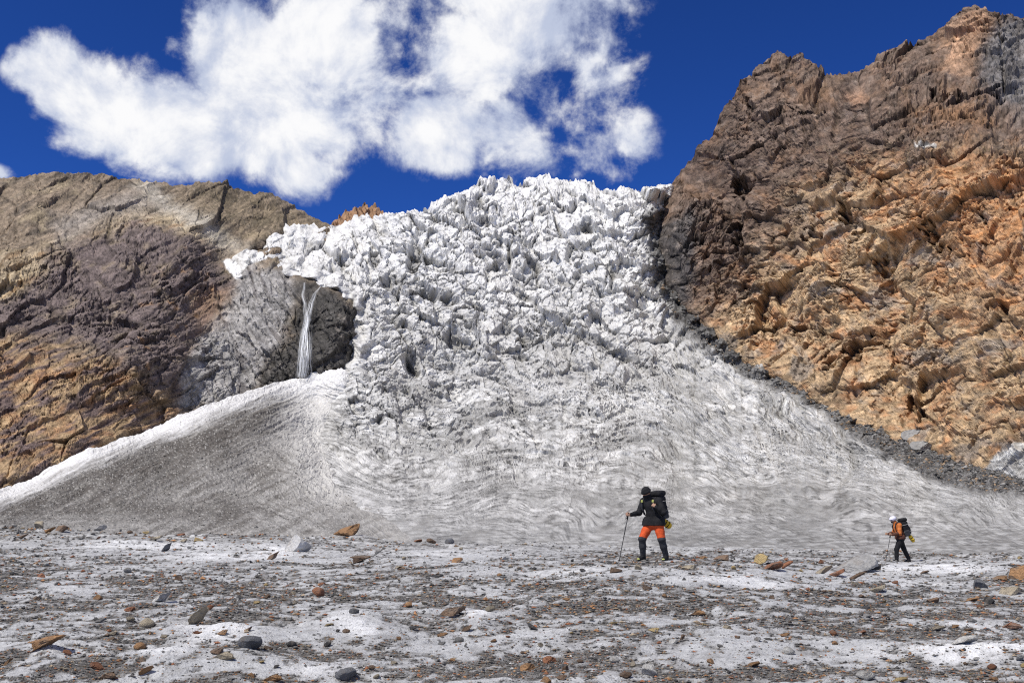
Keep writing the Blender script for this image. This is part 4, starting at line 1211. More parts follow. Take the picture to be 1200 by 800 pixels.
def put_rock(u, v, w, shape, key, label, group=None, yaw=None, tilt=0.0, roll=0.0, name='stone', big=False, lift=0.30, var=None, at=None):
    """stone whose foot is seen at photo pixel (u, v) and that is w photo pixels wide"""
    x, y, z = at if at else ground_at(u, v)
    s = w * y / FOC * 1.02
    o = bpy.data.objects.new(name, rock_mesh(shape, random.randrange(5) if var is None else var, key, big))
    o.scale = (s, s, s)
    o.rotation_euler = (roll, -math.radians(tilt), random.uniform(-.5, .5) if yaw is None else yaw)
    hz = SHAPES[shape][2] * s
    o.location = (x, y + SHAPES[shape][1] * s * .25, z + hz * lift + abs(math.sin(math.radians(tilt))) * s * .28)
    tag(o, label, 'stone' if name != 'boulder' else 'boulder', group, 'thing')
    return link(o)


# stones that can be told apart in the photograph: column, row of the foot, width, shape, colour, tilt, name, label
NOTABLE = [
    (55, 764, 46, 'slab', 'orange', 17, 'slab', 'long orange-brown slab propped on a mound of white ice in the near left corner'),
    (235, 731, 40, 'slab', 'tan', 32, 'slab', 'long grey-tan slab tilted up to the right, above the round dark boulder on the left'),
    (194, 706, 34, 'slab', 'pale', 16, 'slab', 'pale grey flat slab lying just up-left of the long tilted tan slab'),
    (197, 646, 22, 'slab', 'slate', 30, 'slab', 'dark slate slab tilted up to the right alone on clean white ice, far left'),
    (297, 760, 27, 'round', 'slate', 0, 'boulder', 'rounded dark grey boulder on white ice with a small brown stone at its right'),
    (318, 762, 12, 'block', 'brown', 0, 'stone', 'small brown stone touching the right of the rounded dark grey boulder'),
    (265, 775, 34, 'flat', 'tan', 4, 'stone', 'broken flat tan-brown stone below the rounded dark grey boulder'),
    (258, 766, 22, 'flat', 'brown', 8, 'stone', 'flat brown stone leaning behind the broken tan stone, left of the dark boulder'),
    (406, 622, 40, 'flat', 'orange', 12, 'boulder', 'large orange-brown boulder perched on a white ice mound at the far ice edge'),
    (346, 646, 36, 'block', 'light', 8, 'boulder', 'rough grey boulder with a dark right side, left below the perched orange boulder'),
    (323, 656, 24, 'slab', 'brown', 26, 'slab', 'reddish-brown slab tilted at the left foot of the rough grey boulder'),
    (409, 798, 24, 'round', 'slate', 10, 'boulder', 'smooth blue-grey boulder at the bottom edge, left of the centre'),
    (324, 799, 28, 'flat', 'orange', 4, 'stone', 'orange-brown flat stone at the bottom edge left of the smooth blue-grey boulder'),
    (532, 724, 32, 'shard', 'brown', 22, 'boulder', 'dark brown pointed boulder leaning on a bright white ice mound'),
    (620, 786, 25, 'flat', 'orange', 16, 'slab', 'orange and ochre slab at the near middle, lower one of two rusty slabs'),
    (645, 776, 23, 'flat', 'rust', 6, 'slab', 'rust-brown flat slab just up-right of the orange and ochre slab'),
    (760, 795, 25, 'block', 'pale', 12, 'boulder', 'pale grey-white block with a dark underside at the bottom edge right of the middle'),
    (637, 800, 14, 'block', 'orange', 0, 'stone', 'orange chunk at the bottom edge below the two rusty slabs'),
    (655, 797, 16, 'flat', 'brown', 6, 'stone', 'dark brown flat stone beside the orange chunk at the bottom edge'),
    (875, 782, 19, 'flat', 'orange', 6, 'stone', 'orange-brown flat stone alone on pale ice right of the pale block'),
    (814, 722, 22, 'flat', 'orange', 4, 'stone', 'bright orange flat stone on grit straight below the walker in red trousers'),
    (714, 733, 13, 'shard', 'ochre', 12, 'stone', 'ochre pointed stone on grit, left one of the ochre pair below the red-trousered walker'),
    (764, 740, 15, 'flat', 'ochre', 3, 'stone', 'ochre oval stone on grit, right one of the ochre pair below the red-trousered walker'),
    (784, 754, 13, 'block', 'pale', 0, 'stone', 'small whitish cube-like stone beside a tall brown one'),
    (795, 752, 11, 'shard', 'brown', 60, 'stone', 'tall brown upright stone right of the small whitish cube'),
    (850, 737, 15, 'flat', 'tan', 8, 'stone', 'tan wedge stone right of the tall brown upright stone'),
    (887, 661, 20, 'block', 'ochre', 20, 'stone', 'ochre block, leftmost of the three bright stones between the walkers'),
    (901, 668, 27, 'flat', 'rust', 10, 'stone', 'bright rust-orange flat stone, middle of the three bright stones between the walkers'),
    (918, 668, 18, 'shard', 'rust', 24, 'stone', 'brownish-rust pointed stone, right of the three bright stones between the walkers'),
    (1000, 670, 54, 'flat', 'light', 4, 'boulder', 'biggest grey angular boulder left of the walker with the white helmet'),
    (963, 672, 28, 'slab', 'tan', 16, 'slab', 'greenish-tan slab leaning on the left of the biggest grey angular boulder'),
    (978, 676, 20, 'slab', 'rust', 22, 'slab', 'rust-red slab in front of the biggest grey boulder, left one of two'),
    (1001, 681, 24, 'slab', 'brown', 24, 'slab', 'dark red-brown slab in front of the biggest grey boulder, right one of two'),
    (1021, 668, 17, 'shard', 'dark', 14, 'stone', 'black pointed stone at the right foot of the biggest grey boulder'),
    (997, 686, 10, 'block', 'tan', 0, 'stone', 'small tan stone just below the dark red-brown slab'),
    (1147, 690, 20, 'block', 'slate', 6, 'stone', 'bluish-grey angular block on white ice near the right edge'),
    (1175, 698, 25, 'block', 'tan', 0, 'boulder', 'tan and white boulder right of the bluish-grey block'),
    (1192, 679, 34, 'block', 'orange', 10, 'boulder', 'large orange-brown boulder cut off by the right edge'),
    (1168, 680, 18, 'flat', 'orange', 4, 'stone', 'low orange-brown stone at the left of the large boulder by the right edge'),
    (1180, 680, 12, 'block', 'brown', 0, 'stone', 'small brown stone wedged between the two orange-brown ones by the right edge'),
    (1088, 740, 24, 'slab', 'tan', 8, 'slab', 'creamy tan flat slab with brown edges, below the walker with the white helmet'),
    (1174, 740, 30, 'flat', 'rust', 6, 'slab', 'long rust-orange slab near the right edge on grey ice'),
    (1004, 797, 22, 'round', 'pale', 0, 'stone', 'rounded pale grey stone at the bottom edge, right of the middle'),
    (917, 767, 15, 'round', 'pale', 0, 'stone', 'rounded whitish stone on dark grit at the near right'),
    (913, 746, 14, 'flat', 'orange', 4, 'stone', 'flat orange stone just above the rounded whitish stone'),
    (1001, 743, 15, 'flat', 'rust', 2, 'stone', 'reddish-brown flat stone on grey grit left of the creamy tan slab'),
    (1024, 695, 20, 'slab', 'tan', 20, 'slab', 'grey-tan thin slab below the dark red-brown slab'),
    (1009, 714, 13, 'flat', 'dark', 0, 'stone', 'black flat stone with a small orange one in front, below the grey-tan thin slab'),
    (1011, 717, 9, 'flat', 'orange', 0, 'stone', 'small orange stone in front of the black flat stone'),
    (1130, 705, 15, 'flat', 'orange', 2, 'stone', 'orange-brown stone under the bluish-grey block'),
    (1149, 709, 15, 'block', 'dark', 0, 'stone', 'black-brown block right of the orange-brown stone, below the bluish-grey block'),
    (1141, 713, 9, 'block', 'rust', 0, 'stone', 'small bright red-orange stone between the orange-brown stone and the black-brown block'),
    (1087, 706, 16, 'shard', 'brown', 10, 'stone', 'dark brown peaked stone on grey ice below the walker with the white helmet'),
    (1078, 672, 11, 'flat', 'brown', 6, 'stone', 'brown stone on the white ice ridge right of the white-helmeted walker'),
    (1042, 684, 13, 'flat', 'rust', 4, 'stone', 'pinkish flat stone on white ice in front of the white-helmeted walker'),
    (1188, 784, 11, 'round', 'ochre', 20, 'stone', 'ochre-brown rounded stone on white ice close to the bottom right corner'),
    (1042, 799, 20, 'flat', 'ochre', 0, 'stone', 'flat ochre stone at the bottom edge right of the rounded pale grey stone'),
    (1131, 773, 12, 'flat', 'pale', 0, 'stone', 'grey-white flat stone set in the bright snow bank at the near right'),
    (118, 703, 12, 'block', 'orange', 0, 'stone', 'orange chunk on pale ice left of the pale grey flat slab'),
    (53, 677, 17, 'flat', 'rust', 4, 'stone', 'rust-brown flat stone on the clean ice at the far left'),
    (50, 703, 16, 'flat', 'brown', 6, 'stone', 'dark brown flat stone left of the orange chunk on pale ice'),
    (156, 716, 18, 'flat', 'rust', 2, 'stone', 'reddish broken stone below the left end of the pale grey flat slab'),
    (248, 715, 12, 'block', 'rust', 10, 'stone', 'dark red stone touching the upper end of the long tilted tan slab'),
    (178, 735, 18, 'round', 'tan', 0, 'stone', 'rounded beige stone on white ice left of the long tilted tan slab'),
    (140, 747, 12, 'flat', 'tan', 4, 'stone', 'small tan stone above a second brown one, near left'),
    (142, 751, 15, 'flat', 'brown', 0, 'stone', 'brown stone directly below the small tan one, near left'),
    (265, 745, 16, 'flat', 'orange', 14, 'stone', 'orange-brown chip on white ice right of the long tilted tan slab'),
    (233, 743, 14, 'flat', 'rust', 2, 'stone', 'pinkish-brown chip in the shade under the long tilted tan slab'),
    (296, 740, 14, 'slab', 'brown', 26, 'stone', 'dark brown tilted chip just above the rounded dark grey boulder'),
    (120, 786, 18, 'block', 'rust', 0, 'stone', 'red-brown block in dark grit close to the bottom edge at the left'),
    (87, 769, 12, 'block', 'rust', 0, 'stone', 'red-orange stone at the right foot of the white ice mound under the long slab'),
    (21, 780, 13, 'shard', 'orange', 50, 'stone', 'upright orange stone left of the white ice mound in the near left corner'),
    (4, 739, 12, 'block', 'orange', 0, 'stone', 'orange stone cut off by the left edge above the near corner'),
    (180, 790, 26, 'slab', 'orange', 20, 'slab', 'thin orange-topped slab lifted at its right end, near the bottom left'),
    (136, 798, 26, 'flat', 'brown', 6, 'slab', 'brown-grey flat slab at the bottom edge, left of the thin orange-topped slab'),
    (214, 635, 12, 'flat', 'tan', 10, 'stone', 'small tan stone in the far left strip, beside a yellower twin'),
    (231, 634, 11, 'block', 'ochre', 0, 'stone', 'yellow-tan stone right of its paler twin in the far left strip'),
    (46, 616, 15, 'block', 'tan', 12, 'stone', 'tan and black angular block on top of the far left rubble heap'),
    (55, 625, 17, 'slab', 'orange', 26, 'slab', 'orange-brown slab leaning against the far left rubble heap'),
    (26, 632, 14, 'slab', 'brown', 24, 'slab', 'brown slab on the near side of the far left rubble heap'),
    (70, 622, 17, 'block', 'brown', 0, 'stone', 'dark brown block at the right end of the far left rubble heap'),
    (210, 621, 11, 'flat', 'rust', 4, 'stone', 'rust-orange stone at the foot of the grey dirty cone'),
    (181, 634, 16, 'slab', 'tan', 14, 'slab', 'tan-brown low slab in the far strip below the grey dirty cone'),
    (505, 629, 12, 'block', 'brown', 0, 'stone', 'brown block in the middle of the far row of three'),
    (487, 631, 12, 'flat', 'rust', 4, 'stone', 'rusty flat stone, left end of the far row of three'),
    (526, 628, 11, 'round', 'slate', 0, 'stone', 'dark rounded stone, right end of the far row of three'),
    (535, 659, 15, 'block', 'orange', 0, 'stone', 'lone orange-brown block on streaked ice left of the walker in red trousers'),
    (418, 660, 32, 'slab', 'brown', 8, 'slab', 'long dark brown slab lying on streaked ice below the perched orange boulder'),
    (441, 650, 14, 'slab', 'grey', 24, 'slab', 'grey tilted slab right of the long dark brown slab'),
    (748, 668, 12, 'block', 'tan', 0, 'stone', 'tan block on the rubble just below the feet of the walker in red trousers'),
    (805, 667, 18, 'flat', 'tan', 4, 'stone', 'flat tan stone in the rubble right of the walker in red trousers'),
    (845, 657, 20, 'flat', 'brown', 8, 'stone', 'brown flat stone at the right end of the rubble by the walker in red trousers'),
    (755, 691, 14, 'block', 'brown', 0, 'stone', 'small brown block on white ice under the rubble and the walker in red trousers'),
    (388, 734, 12, 'flat', 'ochre', 0, 'stone', 'yellow ochre stone lying on a bright white patch of ice'),
    (417, 719, 12, 'round', 'slate', 0, 'stone', 'dark slate pebble-shaped stone above the bright white patch'),
    (408, 742, 9, 'round', 'brown', 0, 'stone', 'small round brown stone at the right of the yellow ochre one'),
    (392, 750, 9, 'flat', 'orange', 0, 'stone', 'small orange stone directly below the yellow ochre one'),
    (483, 738, 16, 'slab', 'dark', 4, 'slab', 'black slab on white ice left of the bright mound with the pointed boulder'),
    (546, 740, 15, 'shard', 'brown', 16, 'stone', 'brown peaked stone right below the bright white ice mound'),
    (517, 745, 16, 'flat', 'orange', 2, 'stone', 'orange-brown flat stone below the dark brown pointed boulder'),
    (539, 752, 11, 'round', 'grey', 0, 'stone', 'grey rounded stone under the brown peaked stone'),
    (510, 676, 16, 'flat', 'dark', 0, 'stone', 'black flat stone on streaked ice above the dark brown pointed boulder'),
    (470, 669, 15, 'flat', 'brown', 2, 'stone', 'brown flat stone left of the black flat one on streaked ice'),
    (467, 667, 11, 'flat', 'tan', 2, 'stone', 'tan flat stone right behind the brown flat one on streaked ice'),
    (380, 687, 14, 'flat', 'rust', 4, 'stone', 'rust-brown flat stone on the ice below the long dark brown slab'),
    (303, 755, 9, 'shard', 'dark', 30, 'stone', 'small black pointed stone behind the rounded dark grey boulder'),
    (1121, 757, 32, 'flat', 'pale', 4, 'boulder', 'wide pale grey-blue flat boulder sunk in the ice above the bright snow bank'),
]
for (u, v, w, shp, key, tilt, nm, lab) in NOTABLE:
    put_rock(u, v, w, shp, key, lab, tilt=tilt, name=nm, big=w > 22, yaw=random.uniform(-.25, .25), roll=.5 if lab.startswith('biggest') else 0.0)

# the many small ones: sorted by colour, form and the patch of ice they lie on
ZONES = [
    ((-20, 150, 604, 640), 'in the far left rubble heap'),
    ((150, 480, 612, 645), 'along the ice edge below the dirty cone'),
    ((680, 860, 640, 672), "around the red-trousered walker's boots"),
    ((860, 1230, 640, 690), 'on pale ice near the white-helmeted walker'),
    ((-20, 260, 640, 715), 'on streaked ice above the pale slab'),
    ((260, 680, 640, 700), 'on streaked ice left of the red-trousered walker'),
    ((-20, 220, 715, 805), 'in grit of the near left corner'),
    ((220, 470, 700, 805), 'on ice around the rounded dark boulder'),
    ((470, 680, 700, 805), 'on ice below the pointed brown boulder'),
    ((680, 900, 672, 805), 'on near ice below the red-trousered walker'),
    ((900, 1230, 690, 805), 'in grit of the near right corner'),
]
FORM = {'slab': 'thin slab', 'block': 'angular chunk', 'round': 'rounded stone', 'shard': 'pointed shard', 'flat': 'flat stone'}
PALET = ['rust', 'orange', 'orange', 'ochre', 'tan', 'tan', 'brown', 'brown', 'brown', 'grey', 'grey', 'grey', 'dark', 'dark', 'pale', 'slate']


def zone_of(u, v):
    for (a, b, c, d), t in ZONES:
        if a <= u < b and c <= v < d:
            return t
    return None


rs = random.Random(42)
scat = {}
placed = [(u, v, w) for (u, v, w, *_r) in NOTABLE]
count = 0
tries = 0
while count < 188 and tries < 6000:
    tries += 1
    q = rs.random()
    if q < .17:
        u, v = rs.gauss(60, 60), rs.uniform(610, 634)
    elif q < .30:
        u, v = rs.gauss(775, 62), rs.uniform(646, 672)
    else:
        u, v = rs.uniform(-10, 1210), 625 + 175 * rs.random() ** .75
    z = zone_of(u, v)
    if z is None or not (-10 < u < 1210):
        continue
    w = min(15, 5.0 + rs.expovariate(1 / 2.6) + (v - 640) * .018)
    if rs.random() > 0.3 + 0.9 * ground_gm(u, v):
        continue
    if any(abs(u - a) < (w + c) * .55 and abs(v - b) < (w + c) * .3 for a, b, c in placed):
        continue
    placed.append((u, v, w))
    key = rs.choice(PALET); shp = rs.choice(['slab', 'block', 'flat', 'flat', 'shard', 'round', 'block'])
    word = ROCKC[key][1]
    o = put_rock(u, v, w, shp, key, 'small %s %s %s' % (word, FORM[shp], z), group='small %s %ss %s' % (word, FORM[shp], z), tilt=rs.uniform(-6, 22), yaw=rs.uniform(0, 6.28), var=rs.randrange(5))
    scat.setdefault(o['group'], []).append((u, w, o))
    count += 1
for g, L in scat.items():                                   # alike ones on one patch: tell them apart by size or place
    L.sort(key=lambda t: t[0])
    base = L[0][2]['label'][6:]
    if len(L) == 2:
        ws = (L[0][1], L[1][1])
        if max(ws) > 1.5 * min(ws):
            for t in L:
                t[2]['label'] = ('bigger ' if t[1] == max(ws) else 'smaller ') + base
        else:
            L[0][2]['label'] = 'left-hand ' + base; L[1][2]['label'] = 'right-hand ' + base
    elif len(L) > 2:
        names = ['leftmost', 'second', 'third', 'fourth', 'fifth', 'sixth', 'seventh']
        for i, t in enumerate(L):
            t[2]['label'] = (names[i] + ' from left ' if 0 < i < len(L) - 1 else ('leftmost ' if i == 0 else 'rightmost ')) + base
print('stones', count, round(time.time() - T0, 1))


# gravel: nobody could count it
def build_gravel(n=70000):
    rg = np.random.default_rng(5)
    u = rg.uniform(-110, 1310, n * 3); v = 618 + 190 * rg.random(n * 3) ** .9
    j = np.clip(np.searchsorted(G_US, u), 1, len(G_US) - 1)
    k = np.zeros(len(u), int)
    first = np.minimum.accumulate(G_ROW[20:], axis=0)
    for c in np.unique(j):
        m = j == c
        k[m] = 20 + np.clip(np.searchsorted(-first[:, c], -v[m]), 0, len(G_D) - 21)
    gm = G_GM[k, j]
    keep = rg.random(len(u)) < (0.05 + 0.95 * gm ** 1.3) * np.where(u < 470, .8, .35 + .65 * ss(v, 640, 660))
    idx = np.nonzero(keep & (k < len(G_D) - 16))[0][:n]
    k, j = k[idx], j[idx]
    n = len(idx)
    P = G_P[k, j] + 0.0
    P[:, 0] += rg.uniform(-.5, .5, n) * P[:, 1] * 1.9 / FOC
    px = np.clip(np.exp(rg.normal(.66, .50, n)), 1.0, 7.0)
    s = px * P[:, 1] / FOC * .5
    base = np.array([(1, 0, 0), (-1, 0, 0), (0, 1, 0), (0, -1, 0), (0, 0, 1), (0, 0, -1)], float)
    tri = np.array([(0, 2, 4), (2, 1, 4), (1, 3, 4), (3, 0, 4), (2, 0, 5), (1, 2, 5), (3, 1, 5), (0, 3, 5)], np.int32)
    a = rg.uniform(0, 6.283, n)
    v6 = base[None] * (1 + rg.normal(0, .22, (n, 6, 1))) + rg.normal(0, .16, (n, 6, 3))
    v6 *= np.stack([rg.uniform(.8, 1.25, n), rg.uniform(.6, 1.0, n), rg.uniform(.28, .7, n)], -1)[:, None]
    x = v6[..., 0] * np.cos(a)[:, None] - v6[..., 1] * np.sin(a)[:, None]
    y = v6[..., 0] * np.sin(a)[:, None] + v6[..., 1] * np.cos(a)[:, None]
    V6 = np.stack([x, y, v6[..., 2]], -1) * s[:, None, None] + P[:, None]
    V6[..., 2] += s[:, None] * .22
    T = (tri[None] + 6 * np.arange(n, dtype=np.int32)[:, None, None]).reshape(-1, 3)
    me = bpy.data.meshes.new('gravel')
    me.vertices.add(6 * n); me.vertices.foreach_set('co', V6.reshape(-1).astype(f32))
    me.loops.add(T.size); me.loops.foreach_set('vertex_index', T.reshape(-1))
    me.polygons.add(len(T)); me.polygons.foreach_set('loop_start', np.arange(0, T.size, 3, dtype=np.int32))
    me.polygons.foreach_set('use_smooth', np.zeros(len(T), bool))
    me.update(calc_edges=True)
    pal = np.array([(.20, .195, .185), (.12, .115, .11), (.07, .068, .066), (.27, .26, .25), (.17, .125, .09), (.33, .26, .18), (.36, .19, .09), (.30, .13, .07), (.48, .47, .45), (.15, .15, .15)])
    pr = np.array([.16, .19, .18, .09, .12, .08, .07, .05, .03, .05]); pr = pr / pr.sum()
    c = pal[rg.choice(len(pal), n, p=pr)] * rg.uniform(.75, 1.25, (n, 1))
    c4 = np.ones((n, 6, 4), f32); c4[..., :3] = c[:, None]
    at = me.attributes.new('albedo', 'FLOAT_COLOR', 'POINT'); at.data.foreach_set('color', c4.reshape(-1))
    me.materials.append(M_GROUND)
    o = bpy.data.objects.new('gravel', me); o['kind'] = 'stuff'
    link(o)


build_gravel()


def scatter_on(name, P, U, V, mask, n, px_mu, px_sd, pal, seed, mat):
    rg = np.random.default_rng(seed)
    ii = np.argwhere(mask > .5)
    ii = ii[rg.choice(len(ii), min(n, len(ii)), replace=False)]
    p = P[ii[:, 0], ii[:, 1]].copy(); n = len(p)
    s_ = np.clip(np.exp(rg.normal(px_mu, px_sd, n)), .8, 7) * p[:, 1] / FOC * .5
    base = np.array([(1, 0, 0), (-1, 0, 0), (0, 1, 0), (0, -1, 0), (0, 0, 1), (0, 0, -1)], float)
    tri = np.array([(0, 2, 4), (2, 1, 4), (1, 3, 4), (3, 0, 4), (2, 0, 5), (1, 2, 5), (3, 1, 5), (0, 3, 5)], np.int32)
    v6 = (base[None] * (1 + rg.normal(0, .25, (n, 6, 1))) + rg.normal(0, .2, (n, 6, 3))) * np.stack([rg.uniform(.8, 1.4, n), rg.uniform(.7, 1.1, n), rg.uniform(.5, .9, n)], -1)[:, None]
    V6 = v6 * s_[:, None, None] + p[:, None]
    T = (tri[None] + 6 * np.arange(n, dtype=np.int32)[:, None, None]).reshape(-1, 3)
    me = bpy.data.meshes.new(name)
    me.vertices.add(6 * n); me.vertices.foreach_set('co', V6.reshape(-1).astype(f32))
    me.loops.add(T.size); me.loops.foreach_set('vertex_index', T.reshape(-1))
    me.polygons.add(len(T)); me.polygons.foreach_set('loop_start', np.arange(0, T.size, 3, dtype=np.int32))
    me.polygons.foreach_set('use_smooth', np.zeros(len(T), bool))
    me.update(calc_edges=True)
    c = np.array(pal)[rg.integers(0, len(pal), n)] * rg.uniform(.7, 1.25, (n, 1))
    c4 = np.ones((n, 6, 4), f32); c4[..., :3] = c[:, None]
    me.attributes.new('albedo', 'FLOAT_COLOR', 'POINT').data.foreach_set('color', c4.reshape(-1))
    me.materials.append(mat)
    o = bpy.data.objects.new(name, me); o['kind'] = 'stuff'
    link(o)


_m = bil(SD_MOR, GL_U, GL_V) + 5 * fbm(GL_U / 20, GL_V / 14, 3, 93)
scatter_on('moraine_rubble', GL_P, GL_U, GL_V, (_m > 2).astype(f32), 5200, .75, .55, [(.07, .068, .066), (.11, .108, .104), (.16, .155, .15), (.24, .235, .225), (.045, .044, .044), (.27, .19, .12)], 31, M_ICE)
_m = ((CN_V > 520) | (CN_U < 200)) & (CN_V < 622) & (CN_V - interp(RIDGE, CN_U) > 22) & (CN_U < 420)
scatter_on('cone_rubble', CN_P, CN_U, CN_V, _m.astype(f32), 5000, .30, .35, [(.26, .25, .235), (.20, .19, .175), (.10, .095, .09), (.06, .057, .055), (.36, .35, .33)], 32, M_CONE)


# grey boulders at the foot of the right-hand cliff
def far_boulder(u, v, w, shp, key, label, tilt=0):
    p, k, j = sheet_point(GL_P, GL_U, GL_V, u, v)
    put_rock(u, v, w, shp, key, label, tilt=tilt, name='boulder', big=True, yaw=.1, var=1, at=(float(p[0]), float(p[1]) - 6, float(p[2])), lift=.35)


far_boulder(1071, 516, 40, 'flat', 'grey', 'big grey slab-like boulder wedged at the foot of the orange cliff, upper of two', 6)
far_boulder(1078, 529, 36, 'flat', 'grey', 'grey flat boulder under the wedged slab at the foot of the orange cliff', -4)


# ------------------------------------------------------------------ waterfall
def water_mat():
    m = bpy.data.materials.new('falling_water')
    m.use_nodes = True
    nb = NB(m.node_tree)
    m.node_tree.nodes.remove(m.node_tree.nodes['Principled BSDF'])
    out = m.node_tree.nodes['Material Output']
    uv = nb.node('ShaderNodeUVMap')
    mp = nb.node('ShaderNodeMapping'); nb.put(mp.inputs['Vector'], uv.outputs[0]); mp.inputs['Scale'].default_value = (9, 0.7, 1)
    n = nb.noise(mp.outputs[0], 1.5, 6.0, 0.65)
    sx = nb.node('ShaderNodeSeparateXYZ'); nb.put(sx.inputs[0], uv.outputs[0])
    edge = nb.math('SUBTRACT', 1.0, nb.math('POWER', nb.math('ABSOLUTE', nb.math('MULTIPLY', nb.math('SUBTRACT', sx.outputs[0], .5), 2.0)), 2.0))
    at = nb.node('ShaderNodeAttribute', attribute_name='body')
    al = nb.math('MULTIPLY', nb.mapr(n.outputs[0], .42, .70), edge)
    al = nb.math('MULTIPLY', al, at.outputs['Fac'], clamp=True)
    df = nb.node('ShaderNodeBsdfDiffuse'); df.inputs[0].default_value = (.82, .84, .86, 1)
    tr = nb.node('ShaderNodeBsdfTransparent')
    mx = nb.node('ShaderNodeMixShader')
    nb.put(mx.inputs[0], al); nb.l.new(tr.outputs[0], mx.inputs[1]); nb.l.new(df.outputs[0], mx.inputs[2])
    nb.l.new(mx.outputs[0], out.inputs[0])
    return m


def build_waterfall():
    M = water_mat()
    p0, _, _ = sheet_point(MT_P, MT_U, MT_V, 357, 437)
    root = empty('waterfall', (float(p0[0]), float(p0[1]) - 4, float(p0[2])))
    tag(root, 'white waterfall dropping down the dark wet cliff beside the icefall', 'waterfall')
    bpy.context.view_layer.update()

    def stream(name, path, out, parent):
        path = np.array(path, float)      # u, v, width, body
        vs = np.linspace(path[0, 1], path[-1, 1], 46)
        us = np.interp(vs, path[:, 1], path[:, 0]); ws = np.interp(vs, path[:, 1], path[:, 2]); bd = np.interp(vs, path[:, 1], path[:, 3])
        us = us + 1.0 * gn(vs / 9, vs * 0 + out * 3, 77)
        dep = []
        for u, v in zip(us, vs):
            _, k, j = sheet_point(MT_P, MT_U, MT_V, u, v)
            dep.append(MT_P[max(k - 4, 0):k + 5, max(j - 6, 0):j + 7, 1].min() - .6 - out)
        dep = np.array(dep)
        for _ in range(6):
            dep = np.minimum(dep, np.convolve(np.pad(dep, 2, mode='edge'), np.ones(5) / 5, 'valid'))
        dep = np.minimum.accumulate(dep)
        nx = 9
        V, F, uvs, body = [], [], [], []
        for i in range(len(vs)):
            for k in range(nx):
                t = k / (nx - 1)
                u = us[i] + (t - .5) * ws[i]
                dd = dep[i] - math.sin(math.pi * t) * ws[i] * dep[i] / FOC * .35
                a, b = ray(u, vs[i])
                V.append((float(a * dd), float(dd), float(EYE + b * dd)))
                uvs.append((t, (vs[i] - 330) / 30.0 + out * .7)); body.append(bd[i])
        for i in range(len(vs) - 1):
            for k in range(nx - 1):
                q = i * nx + k
                F.append((q, q + nx, q + nx + 1, q + 1))
        me = bpy.data.meshes.new(name)
        me.from_pydata([tuple(np.array(p) - np.array(root.location)) for p in V], [], F)
        ul = me.uv_layers.new(name='UVMap')
        for lp in me.loops:
            ul.data[lp.index].uv = uvs[lp.vertex_index]
        at = me.attributes.new('body', 'FLOAT', 'POINT'); at.data.foreach_set('value', np.array(body, f32))
        me.polygons.foreach_set('use_smooth', [True] * len(me.polygons))
        me.materials.append(M)
        o = bpy.data.objects.new(name, me)
        return link(o, parent)
    stream('water_stream', [(357, 331, 2.5, 1.2), (355, 345, 4.5, 1.2), (357, 356, 5, 1.1), (359, 375, 7, 1.0), (356, 400, 10, .9), (353, 440, 13, .65)], 0.0, root)
    stream('water_stream', [(376, 335, 2.5, 1.0), (369, 344, 5, 1.0), (364, 356, 7, 1.1), (361, 372, 10, 1.2), (358, 398, 17, 1.35), (357, 418, 20, 1.1), (357, 442, 23, .6)], .8, root)
    stream('water_stream', [(361, 372, 4, .8), (357, 390, 9, 1.2), (356, 410, 12, 1.3), (355, 442, 14, .8)], 1.6, root)


build_waterfall()
print('water', round(time.time() - T0, 1))
